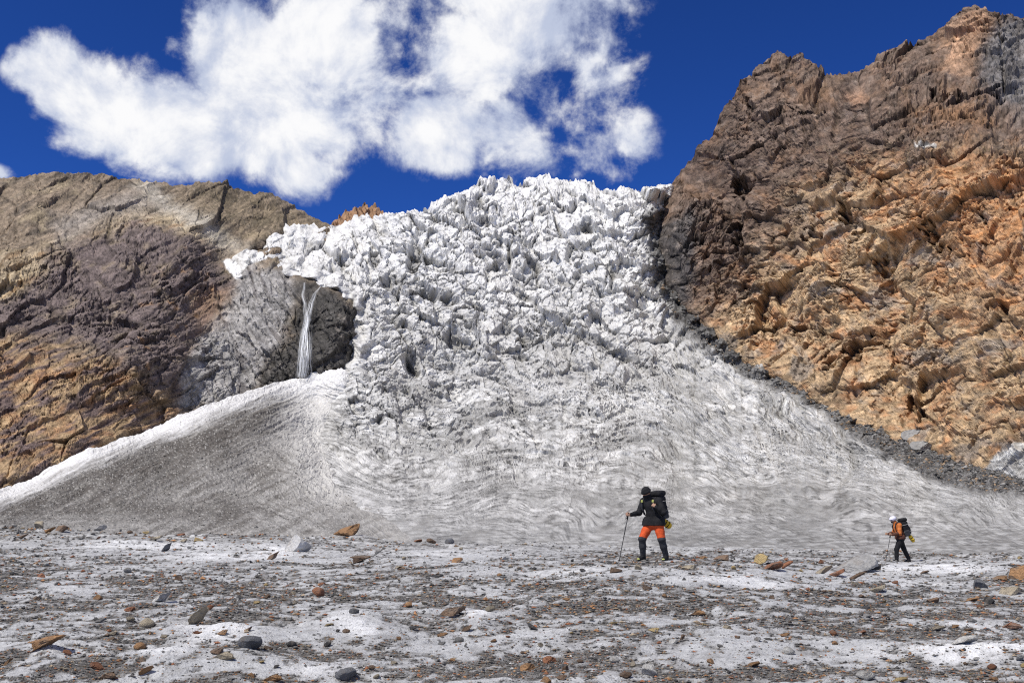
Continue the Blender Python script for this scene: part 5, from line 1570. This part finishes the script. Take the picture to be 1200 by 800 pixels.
#@@PART4
# ------------------------------------------------------------------ walkers: bodies grown from smooth unions of tapered limbs
class Field:
    def __init__(s, lo, hi, h):
        s.h = h; s.lo = np.array(lo, float)
        n = np.ceil((np.array(hi) - s.lo) / h).astype(int) + 1
        s.f = np.full(n, 1.0, f32)
        s.n = n

    def _box(s, lo, hi):
        a = np.clip(np.floor((np.array(lo) - s.lo) / s.h).astype(int), 0, s.n - 1)
        b = np.clip(np.ceil((np.array(hi) - s.lo) / s.h).astype(int) + 1, 1, s.n)
        ax = [s.lo[i] + s.h * np.arange(a[i], b[i]) for i in range(3)]
        X, Y, Z = np.meshgrid(*ax, indexing='ij')
        return (slice(a[0], b[0]), slice(a[1], b[1]), slice(a[2], b[2])), X.astype(f32), Y.astype(f32), Z.astype(f32)

    def _join(s, sl, d, k):
        o = s.f[sl]
        hh = np.clip(.5 + .5 * (o - d) / k, 0, 1)
        s.f[sl] = o * (1 - hh) + d * hh - k * hh * (1 - hh)

    def limb(s, a, b, ra, rb, k=.02):
        a = np.array(a, float); b = np.array(b, float)
        r = max(ra, rb) + .08
        sl, X, Y, Z = s._box(np.minimum(a, b) - r, np.maximum(a, b) + r)
        e = b - a
        t = np.clip(((X - a[0]) * e[0] + (Y - a[1]) * e[1] + (Z - a[2]) * e[2]) / (e @ e + 1e-9), 0, 1)
        d = np.sqrt((X - a[0] - t * e[0]) ** 2 + (Y - a[1] - t * e[1]) ** 2 + (Z - a[2] - t * e[2]) ** 2) - (ra + (rb - ra) * t)
        s._join(sl, d, k)

    def ball(s, c, r, k=.02, R=None):
        """ellipsoid; R rows are its axes"""
        c = np.array(c, float); r = np.array(r, float)
        R = np.eye(3) if R is None else np.array(R)
        m = r.max() + .08
        sl, X, Y, Z = s._box(c - m, c + m)
        p = np.stack([X - c[0], Y - c[1], Z - c[2]], -1) @ R.T
        q0 = np.sqrt(((p / r) ** 2).sum(-1)); q1 = np.sqrt(((p / r ** 2) ** 2).sum(-1)) + 1e-6
        s._join(sl, q0 * (q0 - 1) / q1, k)

    def box(s, c, half, rnd, R=None, k=.02):
        c = np.array(c, float); half = np.array(half, float)
        R = np.eye(3) if R is None else np.array(R)
        m = np.linalg.norm(half) + .08
        sl, X, Y, Z = s._box(c - m, c + m)
        q = np.abs(np.stack([X - c[0], Y - c[1], Z - c[2]], -1) @ R.T) - (half - rnd)
        d = np.sqrt((np.maximum(q, 0) ** 2).sum(-1)) + np.minimum(q.max(-1), 0) - rnd
        s._join(sl, d, k)

    def cut(s, z):
        Z = (s.lo[2] + s.h * np.arange(s.n[2])).astype(f32)
        s.f = np.maximum(s.f, (z - Z)[None, None])

    def mesh(s):
        f = s.f
        ins = f < 0
        c8 = [ins[i:ins.shape[0] - 1 + i, j:ins.shape[1] - 1 + j, k:ins.shape[2] - 1 + k] for i in (0, 1) for j in (0, 1) for k in (0, 1)]
        cnt = sum(c.astype(np.int8) for c in c8)
        act = (cnt > 0) & (cnt < 8)
        I = np.argwhere(act)
        ids = np.full(act.shape, -1, np.int32); ids[act] = np.arange(len(I))
        co = np.zeros((len(I), 3)); w = np.zeros(len(I))
        cor = [(i, j, k) for i in (0, 1) for j in (0, 1) for k in (0, 1)]
        val = [f[I[:, 0] + i, I[:, 1] + j, I[:, 2] + k] for i, j, k in cor]
        for a in range(8):
            for b in range(a + 1, 8):
                pa, pb = np.array(cor[a]), np.array(cor[b])
                if np.abs(pa - pb).sum() != 1:
                    continue
                va, vb = val[a], val[b]
                m = (va < 0) != (vb < 0)
                t = np.where(m, va / np.where(m, va - vb, 1), 0)
                co += np.where(m[:, None], pa + t[:, None] * (pb - pa), 0); w += m
        V = s.lo + s.h * (I + co / w[:, None])
        F = []
        for ax in range(3):
            o1, o2 = [q for q in range(3) if q != ax]
            sh = np.array(f.shape)
            sl0 = [slice(0, None)] * 3; sl1 = [slice(0, None)] * 3
            sl0[ax] = slice(0, -1); sl1[ax] = slice(1, None)
            e = np.argwhere(ins[tuple(sl0)] != ins[tuple(sl1)])
            e = e[(e[:, o1] > 0) & (e[:, o2] > 0) & (e[:, o1] < sh[o1] - 1) & (e[:, o2] < sh[o2] - 1)]
            d1 = np.zeros(3, int); d1[o1] = 1
            d2 = np.zeros(3, int); d2[o2] = 1
            q = [ids[tuple((e - x).T)] for x in (d1 * 0, d1, d1 + d2, d2)]
            Q = np.stack(q, -1)
            flip = ins[tuple(e.T)] != (ax == 1)
            Q[flip] = Q[flip][:, ::-1]
            F.append(Q)
        return V, np.concatenate(F)


def field_obj(name, fl, mat, parent, origin, smooth=True):
    V, F = fl.mesh()
    me = bpy.data.meshes.new(name)
    me.from_pydata((V - np.array(origin)).tolist(), [], F[:, ::-1].tolist())
    me.polygons.foreach_set('use_smooth', [smooth] * len(F))
    me.materials.append(mat)
    me.validate()
    o = bpy.data.objects.new(name, me)
    return link(o, parent)


def tube_obj(name, pts, rads, mat, parent, n=10):
    pts = [Vector(p) for p in pts]
    V, F = [], []
    for i, p in enumerate(pts):
        t = (pts[min(i + 1, len(pts) - 1)] - pts[max(i - 1, 0)]).normalized()
        a = t.orthogonal().normalized(); b = t.cross(a)
        for k in range(n):
            an = 2 * math.pi * k / n
            V.append(tuple(p + (a * math.cos(an) + b * math.sin(an)) * rads[i]))
    for i in range(len(pts) - 1):
        for k in range(n):
            F.append((i * n + k, i * n + (k + 1) % n, (i + 1) * n + (k + 1) % n, (i + 1) * n + k))
    F.append(tuple(range(n))[::-1]); F.append(tuple(range((len(pts) - 1) * n, len(pts) * n)))
    me = bpy.data.meshes.new(name)
    me.from_pydata(V, [], F)
    me.materials.append(mat)
    me.polygons.foreach_set('use_smooth', [True] * len(F))
    return link(bpy.data.objects.new(name, me), parent)


M_SKIN = simple_mat('skin', (.33, .19, .125), .55, .4, .12, 40, .001)
M_BLACK = simple_mat('black_cloth', (.013, .013, .015), .85, .25, .45, 9, .03)
M_CHAR = simple_mat('charcoal_cloth', (.036, .037, .042), .85, .25, .45, 9, .03)
M_RED = simple_mat('red_orange_cloth', (.58, .085, .022), .8, .25, .22, 9, .03)
M_ORANGE = simple_mat('orange_cloth', (.52, .155, .04), .8, .25, .24, 9, .03)
M_BROWN = simple_mat('dark_brown_cloth', (.085, .036, .024), .85, .25, .25, 18, .006)
M_YEL = simple_mat('yellow_cloth', (.72, .47, .03), .6, .35, .15, 20, .004)
M_LIME = simple_mat('yellow_green_rubber', (.50, .52, .16), .6, .4, .15, 30, .002)
M_WHITE = simple_mat('white_shell', (.72, .71, .80), .35, .5, .05, 20, .0)
M_POLE = simple_mat('dark_metal', (.045, .045, .05), .4, .5, .1, 20, .0, .6)
M_GREYW = simple_mat('grey_webbing', (.42, .41, .39), .8, .3, .15, 60, .001)


def hand_shape(fl, wrist, hand, curl_axis, thumb_dir, s=1.0, k=.006):
    """palm, four unequal bent fingers closed round curl_axis, and a thumb from the side of the palm"""
    w = np.array(wrist, float); hnd = np.array(hand, float)
    d = (hnd - w) / np.linalg.norm(hnd - w)
    ax = np.array(curl_axis, float); ax -= d * (ax @ d); ax /= np.linalg.norm(ax)      # knuckle line
    nrm = np.cross(d, ax)
    palm0 = w + d * .02; kn = w + d * .085
    for q in (-.028, -.010, .010, .028):
        fl.limb(palm0 + ax * q * .7, kn + ax * q, .016 * s, .0135 * s, .012)
    L = [.040, .046, .043, .034]
    for i, q in enumerate((.030, .010, -.010, -.030)):
        a = kn + ax * q
        b = a + (d * .55 + nrm * .80) * L[i] * .8
        c = b + (-d * .55 + nrm * .75) * L[i] * .62
        e = c + (-d * .95 - nrm * .15) * L[i] * .5
        fl.limb(a, b, .0105 * s, .0095 * s, k); fl.limb(b, c, .0095 * s, .0085 * s, k); fl.limb(c, e, .0085 * s, .0075 * s, k)
    t = palm0 + d * .018 + ax * .026 * thumb_dir
    t1 = t + (d * .45 + ax * .55 * thumb_dir + nrm * .5) * .042
    t2 = t1 + (d * .4 - ax * .25 * thumb_dir + nrm * .75) * .034
    fl.limb(t, t1, .013 * s, .0115 * s, k); fl.limb(t1, t2, .011 * s, .009 * s, k)


def axes(face, up=(0, 0, 1)):
    f = np.array(face, float); f /= np.linalg.norm(f)
    s_ = np.cross(f, np.array(up, float)); s_ /= np.linalg.norm(s_)
    u = np.cross(s_, f)
    return np.stack([s_, f, u])          # rows: side, front, up


def head_shape(fl, c, face):
    """skull, jaw, nose, ears, brow and mouth; face is the looking direction"""
    R = axes(face); sd, fr, up = R
    c = np.array(c, float)
    fl.ball(c, (.077, .096, .105), .02, R)
    fl.ball(c + fr * .028 - up * .062, (.055, .062, .058), .03, R)
    fl.limb(c + fr * .090 + up * .012, c + fr * .112 - up * .022, .009, .014, .012)
    for q in (-1, 1):
        fl.ball(c + sd * q * .077 - up * .012, (.012, .020, .032), .008, R)
        fl.limb(c + fr * .088 + up * .024 + sd * q * .012, c + fr * .074 + up * .024 + sd * q * .046, .009, .008, .01)
    fl.limb(c + fr * .085 - up * .058 - sd * .018, c + fr * .085 - up * .058 + sd * .018, .008, .008, .008)
    fl.ball(c + fr * .066 - up * .092, (.026, .022, .018), .02, R)


def boot(fl, ankle, toe, k=.02):
    a = np.array(ankle, float); t = np.array(toe, float)
    z = .042
    heel = a + (a - t) * .22; heel[2] = z
    fl.limb(a + np.array([0, 0, .06]), a, .058, .056, k)
    fl.limb(a, heel, .052, .044, k)
    m = (a + t) / 2; m[2] = .062
    fl.limb(a, m, .05, .05, k)
    tt = t.copy(); tt[2] = z
    fl.limb(m, tt, .05, .040, k)
    fl.limb(heel, tt, .040, .038, k)


def person(label, loc, J, lo, hi, h, look):
    """J: joints in metres about the feet.  look: what each layer is made of"""
    root = empty('person', loc)
    tag(root, label, 'person', kind='thing')
    O = (0, 0, 0)

    def F():
        return Field(lo, hi, h)
    g = {k: np.array(v, float) for k, v in J.items()}
    chest, waist, pel, neck, head = g['chest'], g['waist'], g['pelvis'], g['neck'], g['head']
    # --- body
    b = F()
    head_shape(b, head, J['face'])
    b.limb(neck, head - np.array([0, 0, .03]), .055, .055, .03)
    b.limb(chest, neck, .10, .055, .05)
    b.limb(waist, chest, .115, .125, .05); b.limb(pel, waist, .125, .115, .05)
    for sfx in ('R', 'L'):
        b.limb(chest, g['sh' + sfx], .10, .062, .05)
        b.limb(g['sh' + sfx], g['el' + sfx], .052, .042, .03); b.limb(g['el' + sfx], g['wr' + sfx], .042, .028, .02)
        hand_shape(b, g['wr' + sfx], g['ha' + sfx], J['curl' + sfx], J['thumb' + sfx])
        b.limb(pel, g['hip' + sfx], .12, .10, .05)
        b.limb(g['hip' + sfx], g['kn' + sfx], .085, .058, .03); b.limb(g['kn' + sfx], g['an' + sfx], .056, .038, .03)
        t = g['to' + sfx]; b.limb(g['an' + sfx], t, .038, .030, .02)
    field_obj('body', b, M_SKIN, root, O)
    # --- trousers
    t = F()
    t.limb(pel + np.array([0, 0, .10]), pel, .125, .135, .05)
    for sfx in ('R', 'L'):
        hp, kn, an = g['hip' + sfx], g['kn' + sfx], g['an' + sfx]
        t.limb(pel, hp, .14, .125, .05)
        mid = hp + (kn - hp) * .5
        end = look.get('trouser_end', 1.0)
        kk = hp + (kn - hp) * end
        t.limb(hp, mid, .112, .098, .04); t.limb(mid, kk, .098, .088, .03)
        if look.get('long'):
            t.limb(kn, kn + (an - kn) * .55, .082, .074, .03); t.limb(kn + (an - kn) * .55, an + np.array([0, 0, .03]), .074, .064, .03)
            t.ball(kn + (an - kn) * .82, (.076, .076, .022), .02)
    field_obj('trousers', t, look['trousers'], root, O)
    if look.get('gaiters'):
        for sfx in ('R', 'L'):
            gt = F()
            hp, kn, an = g['hip' + sfx], g['kn' + sfx], g['an' + sfx]
            gt.limb(hp + (kn - hp) * .87, kn, .088, .080, .03); gt.limb(kn, kn + (an - kn) * .4, .078, .076, .03); gt.limb(kn + (an - kn) * .4, an + np.array([0, 0, .02]), .076, .060, .03)
            gt.ball(kn, (.083, .083, .05), .03)
            field_obj('gaiter', gt, look['gaiters'], root, O)
    for sfx in ('R', 'L'):
        bt = F()
        boot(bt, g['an' + sfx], g['to' + sfx])
        bo = field_obj('boot', bt, M_BLACK, root, O)
        if look.get('boot_trim'):
            tr = F()
            tt = g['to' + sfx].copy(); tt[2] = .046
            tr.ball(tt + (tt - g['an' + sfx]) * .06, (.040, .040, .028), .01)
            field_obj('toe_cap', tr, look['boot_trim'], bo, O)
    # --- jacket
    j = F()
    hem = pel + np.array([0, 0, -.04])
    ay = np.array([0, .0, 0])
    j.limb(hem, waist, .162, .145, .05); j.limb(waist, chest, .145, .152, .06); j.limb(chest, neck - np.array([0, 0, .03]), .13, .078, .06)
    for sfx in ('R', 'L'):
        j.limb(chest + np.array([0, 0, .03]), g['sh' + sfx], .115, .080, .05)
        sh, el, wr = g['sh' + sfx], g['el' + sfx], g['wr' + sfx]
        m = sh + (el - sh) * .55
        j.limb(sh, m, .078, .066, .04); j.limb(m, el, .070, .062, .03); j.limb(el, el + (wr - el) * .5, .064, .055, .03); j.limb(el + (wr - el) * .5, wr - (wr - el) * .03, .055, .044, .02)
        j.ball(el, (.068, .068, .045), .02); j.ball(sh + (el - sh) * .75, (.072, .072, .02), .02)
    for q in (.10, .2):
        j.ball(pel + np.array([0, 0, q]), (.158, .150, .022), .03)
    j.limb(pel, hem, .165, .172, .04)
    for sfx in ('R', 'L'):
        j.limb(pel + np.array([0, 0, .05]), g['hip' + sfx] + np.array([0, 0, .03]), .150, .146, .05)
        j.limb(g['hip' + sfx] + np.array([0, 0, .03]), g['hip' + sfx] + (g['kn' + sfx] - g['hip' + sfx]) * .3, .146, .138, .05)
    j.cut(pel[2] - look.get('hem', .05))
    jo = field_obj('jacket', j, look['jacket'], root, O)
    c = F()
    c.limb(neck - np.array([0, 0, .02]), neck + (head - neck) * .42, .082, .072, .02)
    field_obj('collar', c, look['jacket'], jo, O)
    if look.get('vest'):
        v = F()
        v.limb(hem + np.array([0, 0, .02]), waist, .168, .152, .04); v.limb(waist, waist + (chest - waist) * .3, .152, .15, .05)
        for sfx in ('R', 'L'):
            el, wr = g['el' + sfx], g['wr' + sfx]
            v.limb(el + (wr - el) * .2, el + (wr - el) * .6, .066, .060, .02); v.limb(el + (wr - el) * .6, wr - (wr - el) * .02, .060, .048, .02)
        v.limb(pel, hem, .170, .177, .04)
        for sfx in ('R', 'L'):
            v.limb(pel + np.array([0, 0, .05]), g['hip' + sfx] + np.array([0, 0, .03]), .154, .150, .05)
            v.limb(g['hip' + sfx] + np.array([0, 0, .03]), g['hip' + sfx] + (g['kn' + sfx] - g['hip' + sfx]) * .3, .150, .142, .05)
        v.cut(pel[2] - look.get('hem', .05) - .004)
        field_obj('jacket_lower', v, look['vest'], jo, O)
    # --- head wear
    R = axes(J['face']); sd, fr, up = R
    hw = F()
    if look['hat'] == 'beanie':
        hw.ball(head + up * .028 - fr * .008, (.094, .112, .096), .02, R)
        for an in np.linspace(0, 2 * math.pi, 14, endpoint=False):
            p = head + up * .012 - fr * .006 + sd * .086 * math.cos(an) + fr * .102 * math.sin(an)
            hw.ball(p, (.024, .024, .026), .02)
        field_obj('beanie', hw, M_BLACK, root, O)
        sc_ = F()
        sc_.ball(head - up * .068 + fr * .03, (.078, .082, .055), .02, R)
        field_obj('neck_gaiter', sc_, M_BLACK, root, O)
    else:
        hw.ball(head + up * .038, (.108, .128, .098), .02, R)
        ho = field_obj('helmet', hw, M_WHITE, root, O)
        br = F()
        for an in np.linspace(-1.2, 1.2, 11):
            p = head + up * .030 + sd * .098 * math.sin(an) + fr * .128 * math.cos(an)
            br.ball(p, (.022, .022, .009), .02)
        field_obj('helmet_brim', br, M_WHITE, ho, O)
        for q in (-1, 1):
            tube_obj('chin_strap', [head + up * .02 + sd * q * .086, head - up * .05 + sd * q * .072 + fr * .02, head - up * .112 + fr * .045], [.006] * 3, M_CHAR, ho, 6)
        gl = F()
        gl.box(head + fr * .094 + up * .012, (.066, .018, .022), .014, R)
        field_obj('sunglasses', gl, M_BLACK, root, O)
        bd = F()
        bd.ball(head + fr * .062 - up * .075, (.050, .048, .042), .02, R)
        field_obj('face_scarf', bd, M_BLACK, root, O)
    return root


def backpack(label, loc, c, front, size, lo, hi, h, mat, strap, extra=None):
    """c centre of the main sack; front = direction the wearer faces"""
    root = empty('backpack', loc)
    tag(root, label, 'backpack', kind='thing')
    R = axes(front, (0.0, 0, 1)); sd, fr, up = R
    c = np.array(c, float); w, dp, ht = size
    f = Field(lo, hi, h)
    f.box(c, (w / 2, dp / 2, ht / 2), .085, R)
    f.ball(c - fr * dp * .3 - up * ht * .1, (w * .42, dp * .42, ht * .36), .05, R)
    sack = field_obj('sack', f, mat, root, (0, 0, 0))
    l = Field(lo, hi, h)
    l.box(c + up * (ht / 2 + .035) - fr * .01, (w / 2 * .95, dp / 2 * 1.02, .062), .055, R)
    field_obj('lid', l, mat, root, (0, 0, 0))
    p = Field(lo, hi, h)
    p.box(c - fr * (dp / 2 + .012) - up * ht * .16, (w * .36, .035, ht * .22), .03, R)
    field_obj('front_pocket', p, M_CHAR, root, (0, 0, 0))
    for q in (-1, 1):
        s_ = Field(lo, hi, h)
        s_.box(c + sd * q * (w / 2 + .01) - up * ht * .28, (.03, dp * .36, ht * .18), .025, R)
        field_obj('side_pocket', s_, M_CHAR, root, (0, 0, 0))
    for q in (-1, 1):
        for z in (-.12, .14):
            a = c + sd * q * (w / 2 + .006) + up * z
            tube_obj('compression_strap', [a + fr * dp * .45, a - fr * dp * .1 + sd * q * .008, a - fr * dp * .5], [.007] * 3, M_GREYW, root, 6)
    for pts in strap:
        tube_obj('shoulder_strap', pts, [.022] * len(pts), M_CHAR, root, 8)
    for pts in strap[:2] if extra else ():
        p = Vector(pts[2])
        bm = bmesh.new(); bmesh.ops.create_cube(bm, size=1.0)
        for v_ in bm.verts:
            v_.co = Vector((v_.co.x * .045, v_.co.y * .045, v_.co.z * .06)) + p
        bmesh.ops.bevel(bm, geom=bm.edges[:], offset=.008, segments=2, affect='EDGES')
        me = bpy.data.meshes.new('strap_buckle'); bm.to_mesh(me); bm.free(); me.materials.append(extra)
        link(bpy.data.objects.new('strap_buckle', me), root)
    return root


def trekking_pole(label, loc, top, foot):
    root = empty('trekking_pole', loc)
    tag(root, label, 'trekking pole', kind='thing')
    top = Vector(top); foot = Vector(foot)
    d = (foot - top).normalized()
    L = (foot - top).length
    tube_obj('shaft', [top, top + d * L * .45, top + d * L * .452, top + d * (L - .05)], [.0105, .0105, .0085, .0075], M_POLE, root, 8)
    tube_obj('grip', [top - d * .05, top - d * .035, top, top + d * .09, top + d * .11], [.012, .019, .016, .017, .012], M_BLACK, root, 10)
    tube_obj('basket', [top + d * (L - .085), top + d * (L - .08), top + d * (L - .074)], [.012, .034, .034], M_BLACK, root, 12)
    tube_obj('tip', [top + d * (L - .06), foot], [.008, .004], M_GREYW, root, 8)
    sx = d.orthogonal().normalized()
    tube_obj('wrist_strap', [top - d * .03, top + sx * .05 + d * .03, top + sx * .06 + d * .11, top + sx * .02 + d * .06], [.005] * 4, M_BLACK, root, 6)
    return root


def lash_bag(label, loc, c, ax, r, L, lo, hi, h, mat=M_YEL):
    root = empty('stuff_bag', loc)
    tag(root, label, 'bag', kind='thing')
    c = np.array(c, float); ax = np.array(ax, float); ax /= np.linalg.norm(ax)
    f = Field(lo, hi, h)
    f.limb(c - ax * L / 2, c + ax * L / 2, r, r * .92, .03)
    f.ball(c + ax * L * .2, (r * 1.08, r * 1.08, r * .7), .03)
    field_obj('bag', f, mat, root, (0, 0, 0))
    for q in (-.25, .28):
        n = 14
        e = Vector(ax).orthogonal().normalized(); g = Vector(ax).cross(e)
        pts = [Vector(c + ax * L * q) + (e * math.cos(6.2832 * i / n) + g * math.sin(6.2832 * i / n)) * (r * 1.02 + .004) for i in range(n + 1)]
        tube_obj('lash_strap', pts, [.010] * len(pts), M_BLACK, root, 6)
    return root


# --- the nearer walker: bent over his pole, one hand on the shoulder strap
ax_, az_ = float(ray(HIKER_A[0], 600.0)[0]) * HIKER_A[1], 0
LA = (ax_, HIKER_A[1], ground_z(ax_, HIKER_A[1]) - .012)
JA = dict(pelvis=(.03, .02, .82), waist=(.015, .01, .99), chest=(-.035, -.02, 1.20), neck=(-.10, -.055, 1.375), head=(-.155, -.10, 1.49), face=(-.62, -.55, -.42),
          shR=(-.19, .07, 1.29), elR=(-.30, .03, 1.04), wrR=(-.50, -.10, 1.00), haR=(-.58, -.13, 1.01), curlR=(.1, .25, .95), thumbR=1,
          shL=(.12, -.12, 1.29), elL=(.20, -.27, 1.05), wrL=(.035, -.28, 1.17), haL=(-.03, -.25, 1.22), curlL=(.1, .3, .9), thumbL=1,
          hipR=(-.07, .07, .80), knR=(-.25, -.02, .47), anR=(-.225, .07, .09), toR=(-.33, -.05, .04),
          hipL=(.11, -.04, .80), knL=(.165, -.12, .46), anL=(.265, -.03, .09), toL=(.195, -.16, .04))
BOXA = ((-.78, -.55, -.06), (.62, .55, 1.72))
person('walker in black jacket, black beanie and red-orange trousers, bent forward over one pole', LA, JA, BOXA[0], BOXA[1], .0085,
       dict(trousers=M_RED, trouser_end=.95, hem=.055, gaiters=M_CHAR, boot_trim=M_LIME, jacket=M_BLACK, hat='beanie'))
fA = np.array((-.66, -.58, 0)); fA = fA / np.linalg.norm(fA)
sA = np.array((-fA[1], fA[0], 0))
cA = np.array((-.03, -.01, 1.16)) - fA * .235
strapA = []
for q, sh in ((1, JA['shL']), (-1, JA['shR'])):
    shv = np.array(sh) * .72 + np.array(JA['neck']) * .28
    shv[2] = sh[2] + .075
    strapA.append([tuple(cA + np.array([0, 0, .2]) + (shv - cA) * np.array([.5, .5, 0])), tuple(shv), tuple(shv + fA * .10 - np.array([0, 0, .07])), tuple(shv + fA * .10 - np.array([0, 0, .22])), tuple(shv + fA * .02 - np.array([0, 0, .36])), tuple(cA + (shv - cA) * np.array([.8, .8, 0]) - np.array([0, 0, .2]))])
backpack('bulky black pack on the back of the walker in red-orange trousers', LA, cA, tuple(fA + np.array([0, 0, -.12])), (.34, .27, .54), BOXA[0], (.75, .75, 1.72), .011, M_BLACK, strapA, M_LIME)
lash_bag('bright yellow bag dangling from the black pack of the walker in red-orange trousers', LA, cA - fA * .17 + np.array([.06, .0, -.36]), (.75, .1, -.55), .075, .13, (-.2, -.5, .4), (.8, .8, 1.1), .008)
gt = np.array(JA['haR']) + np.array([.02, .015, -.01])
pfx, pfy = -.79, -.10
trekking_pole("dark trekking pole in the outstretched hand of the black-jacketed walker", LA, tuple(gt), (pfx, pfy, ground_z(LA[0] + pfx, LA[1] + pfy) - LA[2]))

# --- the farther walker: orange jacket, white helmet, in profile
bx_ = float(ray(HIKER_B[0], 600.0)[0]) * HIKER_B[1]
LB = (bx_, HIKER_B[1], ground_z(bx_, HIKER_B[1]) - .012)
JB = dict(pelvis=(.01, 0, .87), waist=(-.01, 0, 1.03), chest=(-.06, 0, 1.24), neck=(-.15, 0, 1.42), head=(-.215, 0, 1.54), face=(-1, -.12, -.22),
          shR=(-.07, .17, 1.34), elR=(-.14, .24, 1.06), wrR=(-.36, .18, 1.02), haR=(-.44, .16, 1.03), curlR=(0, .3, .95), thumbR=1,
          shL=(-.06, -.17, 1.34), elL=(-.09, -.23, 1.06), wrL=(-.35, -.20, 1.00), haL=(-.43, -.19, 1.01), curlL=(0, -.3, .95), thumbL=1,
          hipL=(-.01, -.10, .86), knL=(-.19, -.10, .48), anL=(-.21, -.10, .09), toL=(-.37, -.11, .04),
          hipR=(.01, .10, .86), knR=(.15, .10, .49), anR=(.31, .10, .11), toR=(.17, .09, .04))
BOXB = ((-.65, -.42, -.06), (.60, .42, 1.78))
person('walker in orange jacket, black trousers and white helmet striding with a pole', LB, JB, BOXB[0], BOXB[1], .0105,
       dict(trousers=M_BLACK, long=True, hem=.02, jacket=M_ORANGE, vest=M_BROWN, hat='helmet'))
cB = np.array((.175, 0, 1.22))
strapB = []
for q in (-1, 1):
    strapB.append([(.06, q * .10, 1.42), (-.06, q * .105, 1.455), (-.17, q * .12, 1.40), (-.215, q * .135, 1.26), (-.16, q * .15, 1.12), (.05, q * .155, 1.05)])
backpack('big black pack with grey straps on the white-helmeted walker', LB, cB, (-1, 0, -.22), (.34, .27, .56), (-.3, -.42, .7), (.62, .42, 1.8), .0115, M_BLACK, strapB)
lash_bag('yellow roll hanging off the rear of the pack of the white-helmeted walker', LB, (.40, -.06, .86), (.55, .1, -.8), .068, .17, (.1, -.35, .55), (.75, .35, 1.15), .008)
pf = (-.66, -.22)
trekking_pole('thin trekking pole planted ahead of the white-helmeted walker', LB, (-.41, -.185, 1.0), (pf[0], pf[1], ground_z(LB[0] + pf[0], LB[1] + pf[1]) - LB[2]))
print('done', round(time.time() - T0, 1))
print('faces', sum(len(o.data.polygons) for o in SC.objects if o.type == 'MESH'))
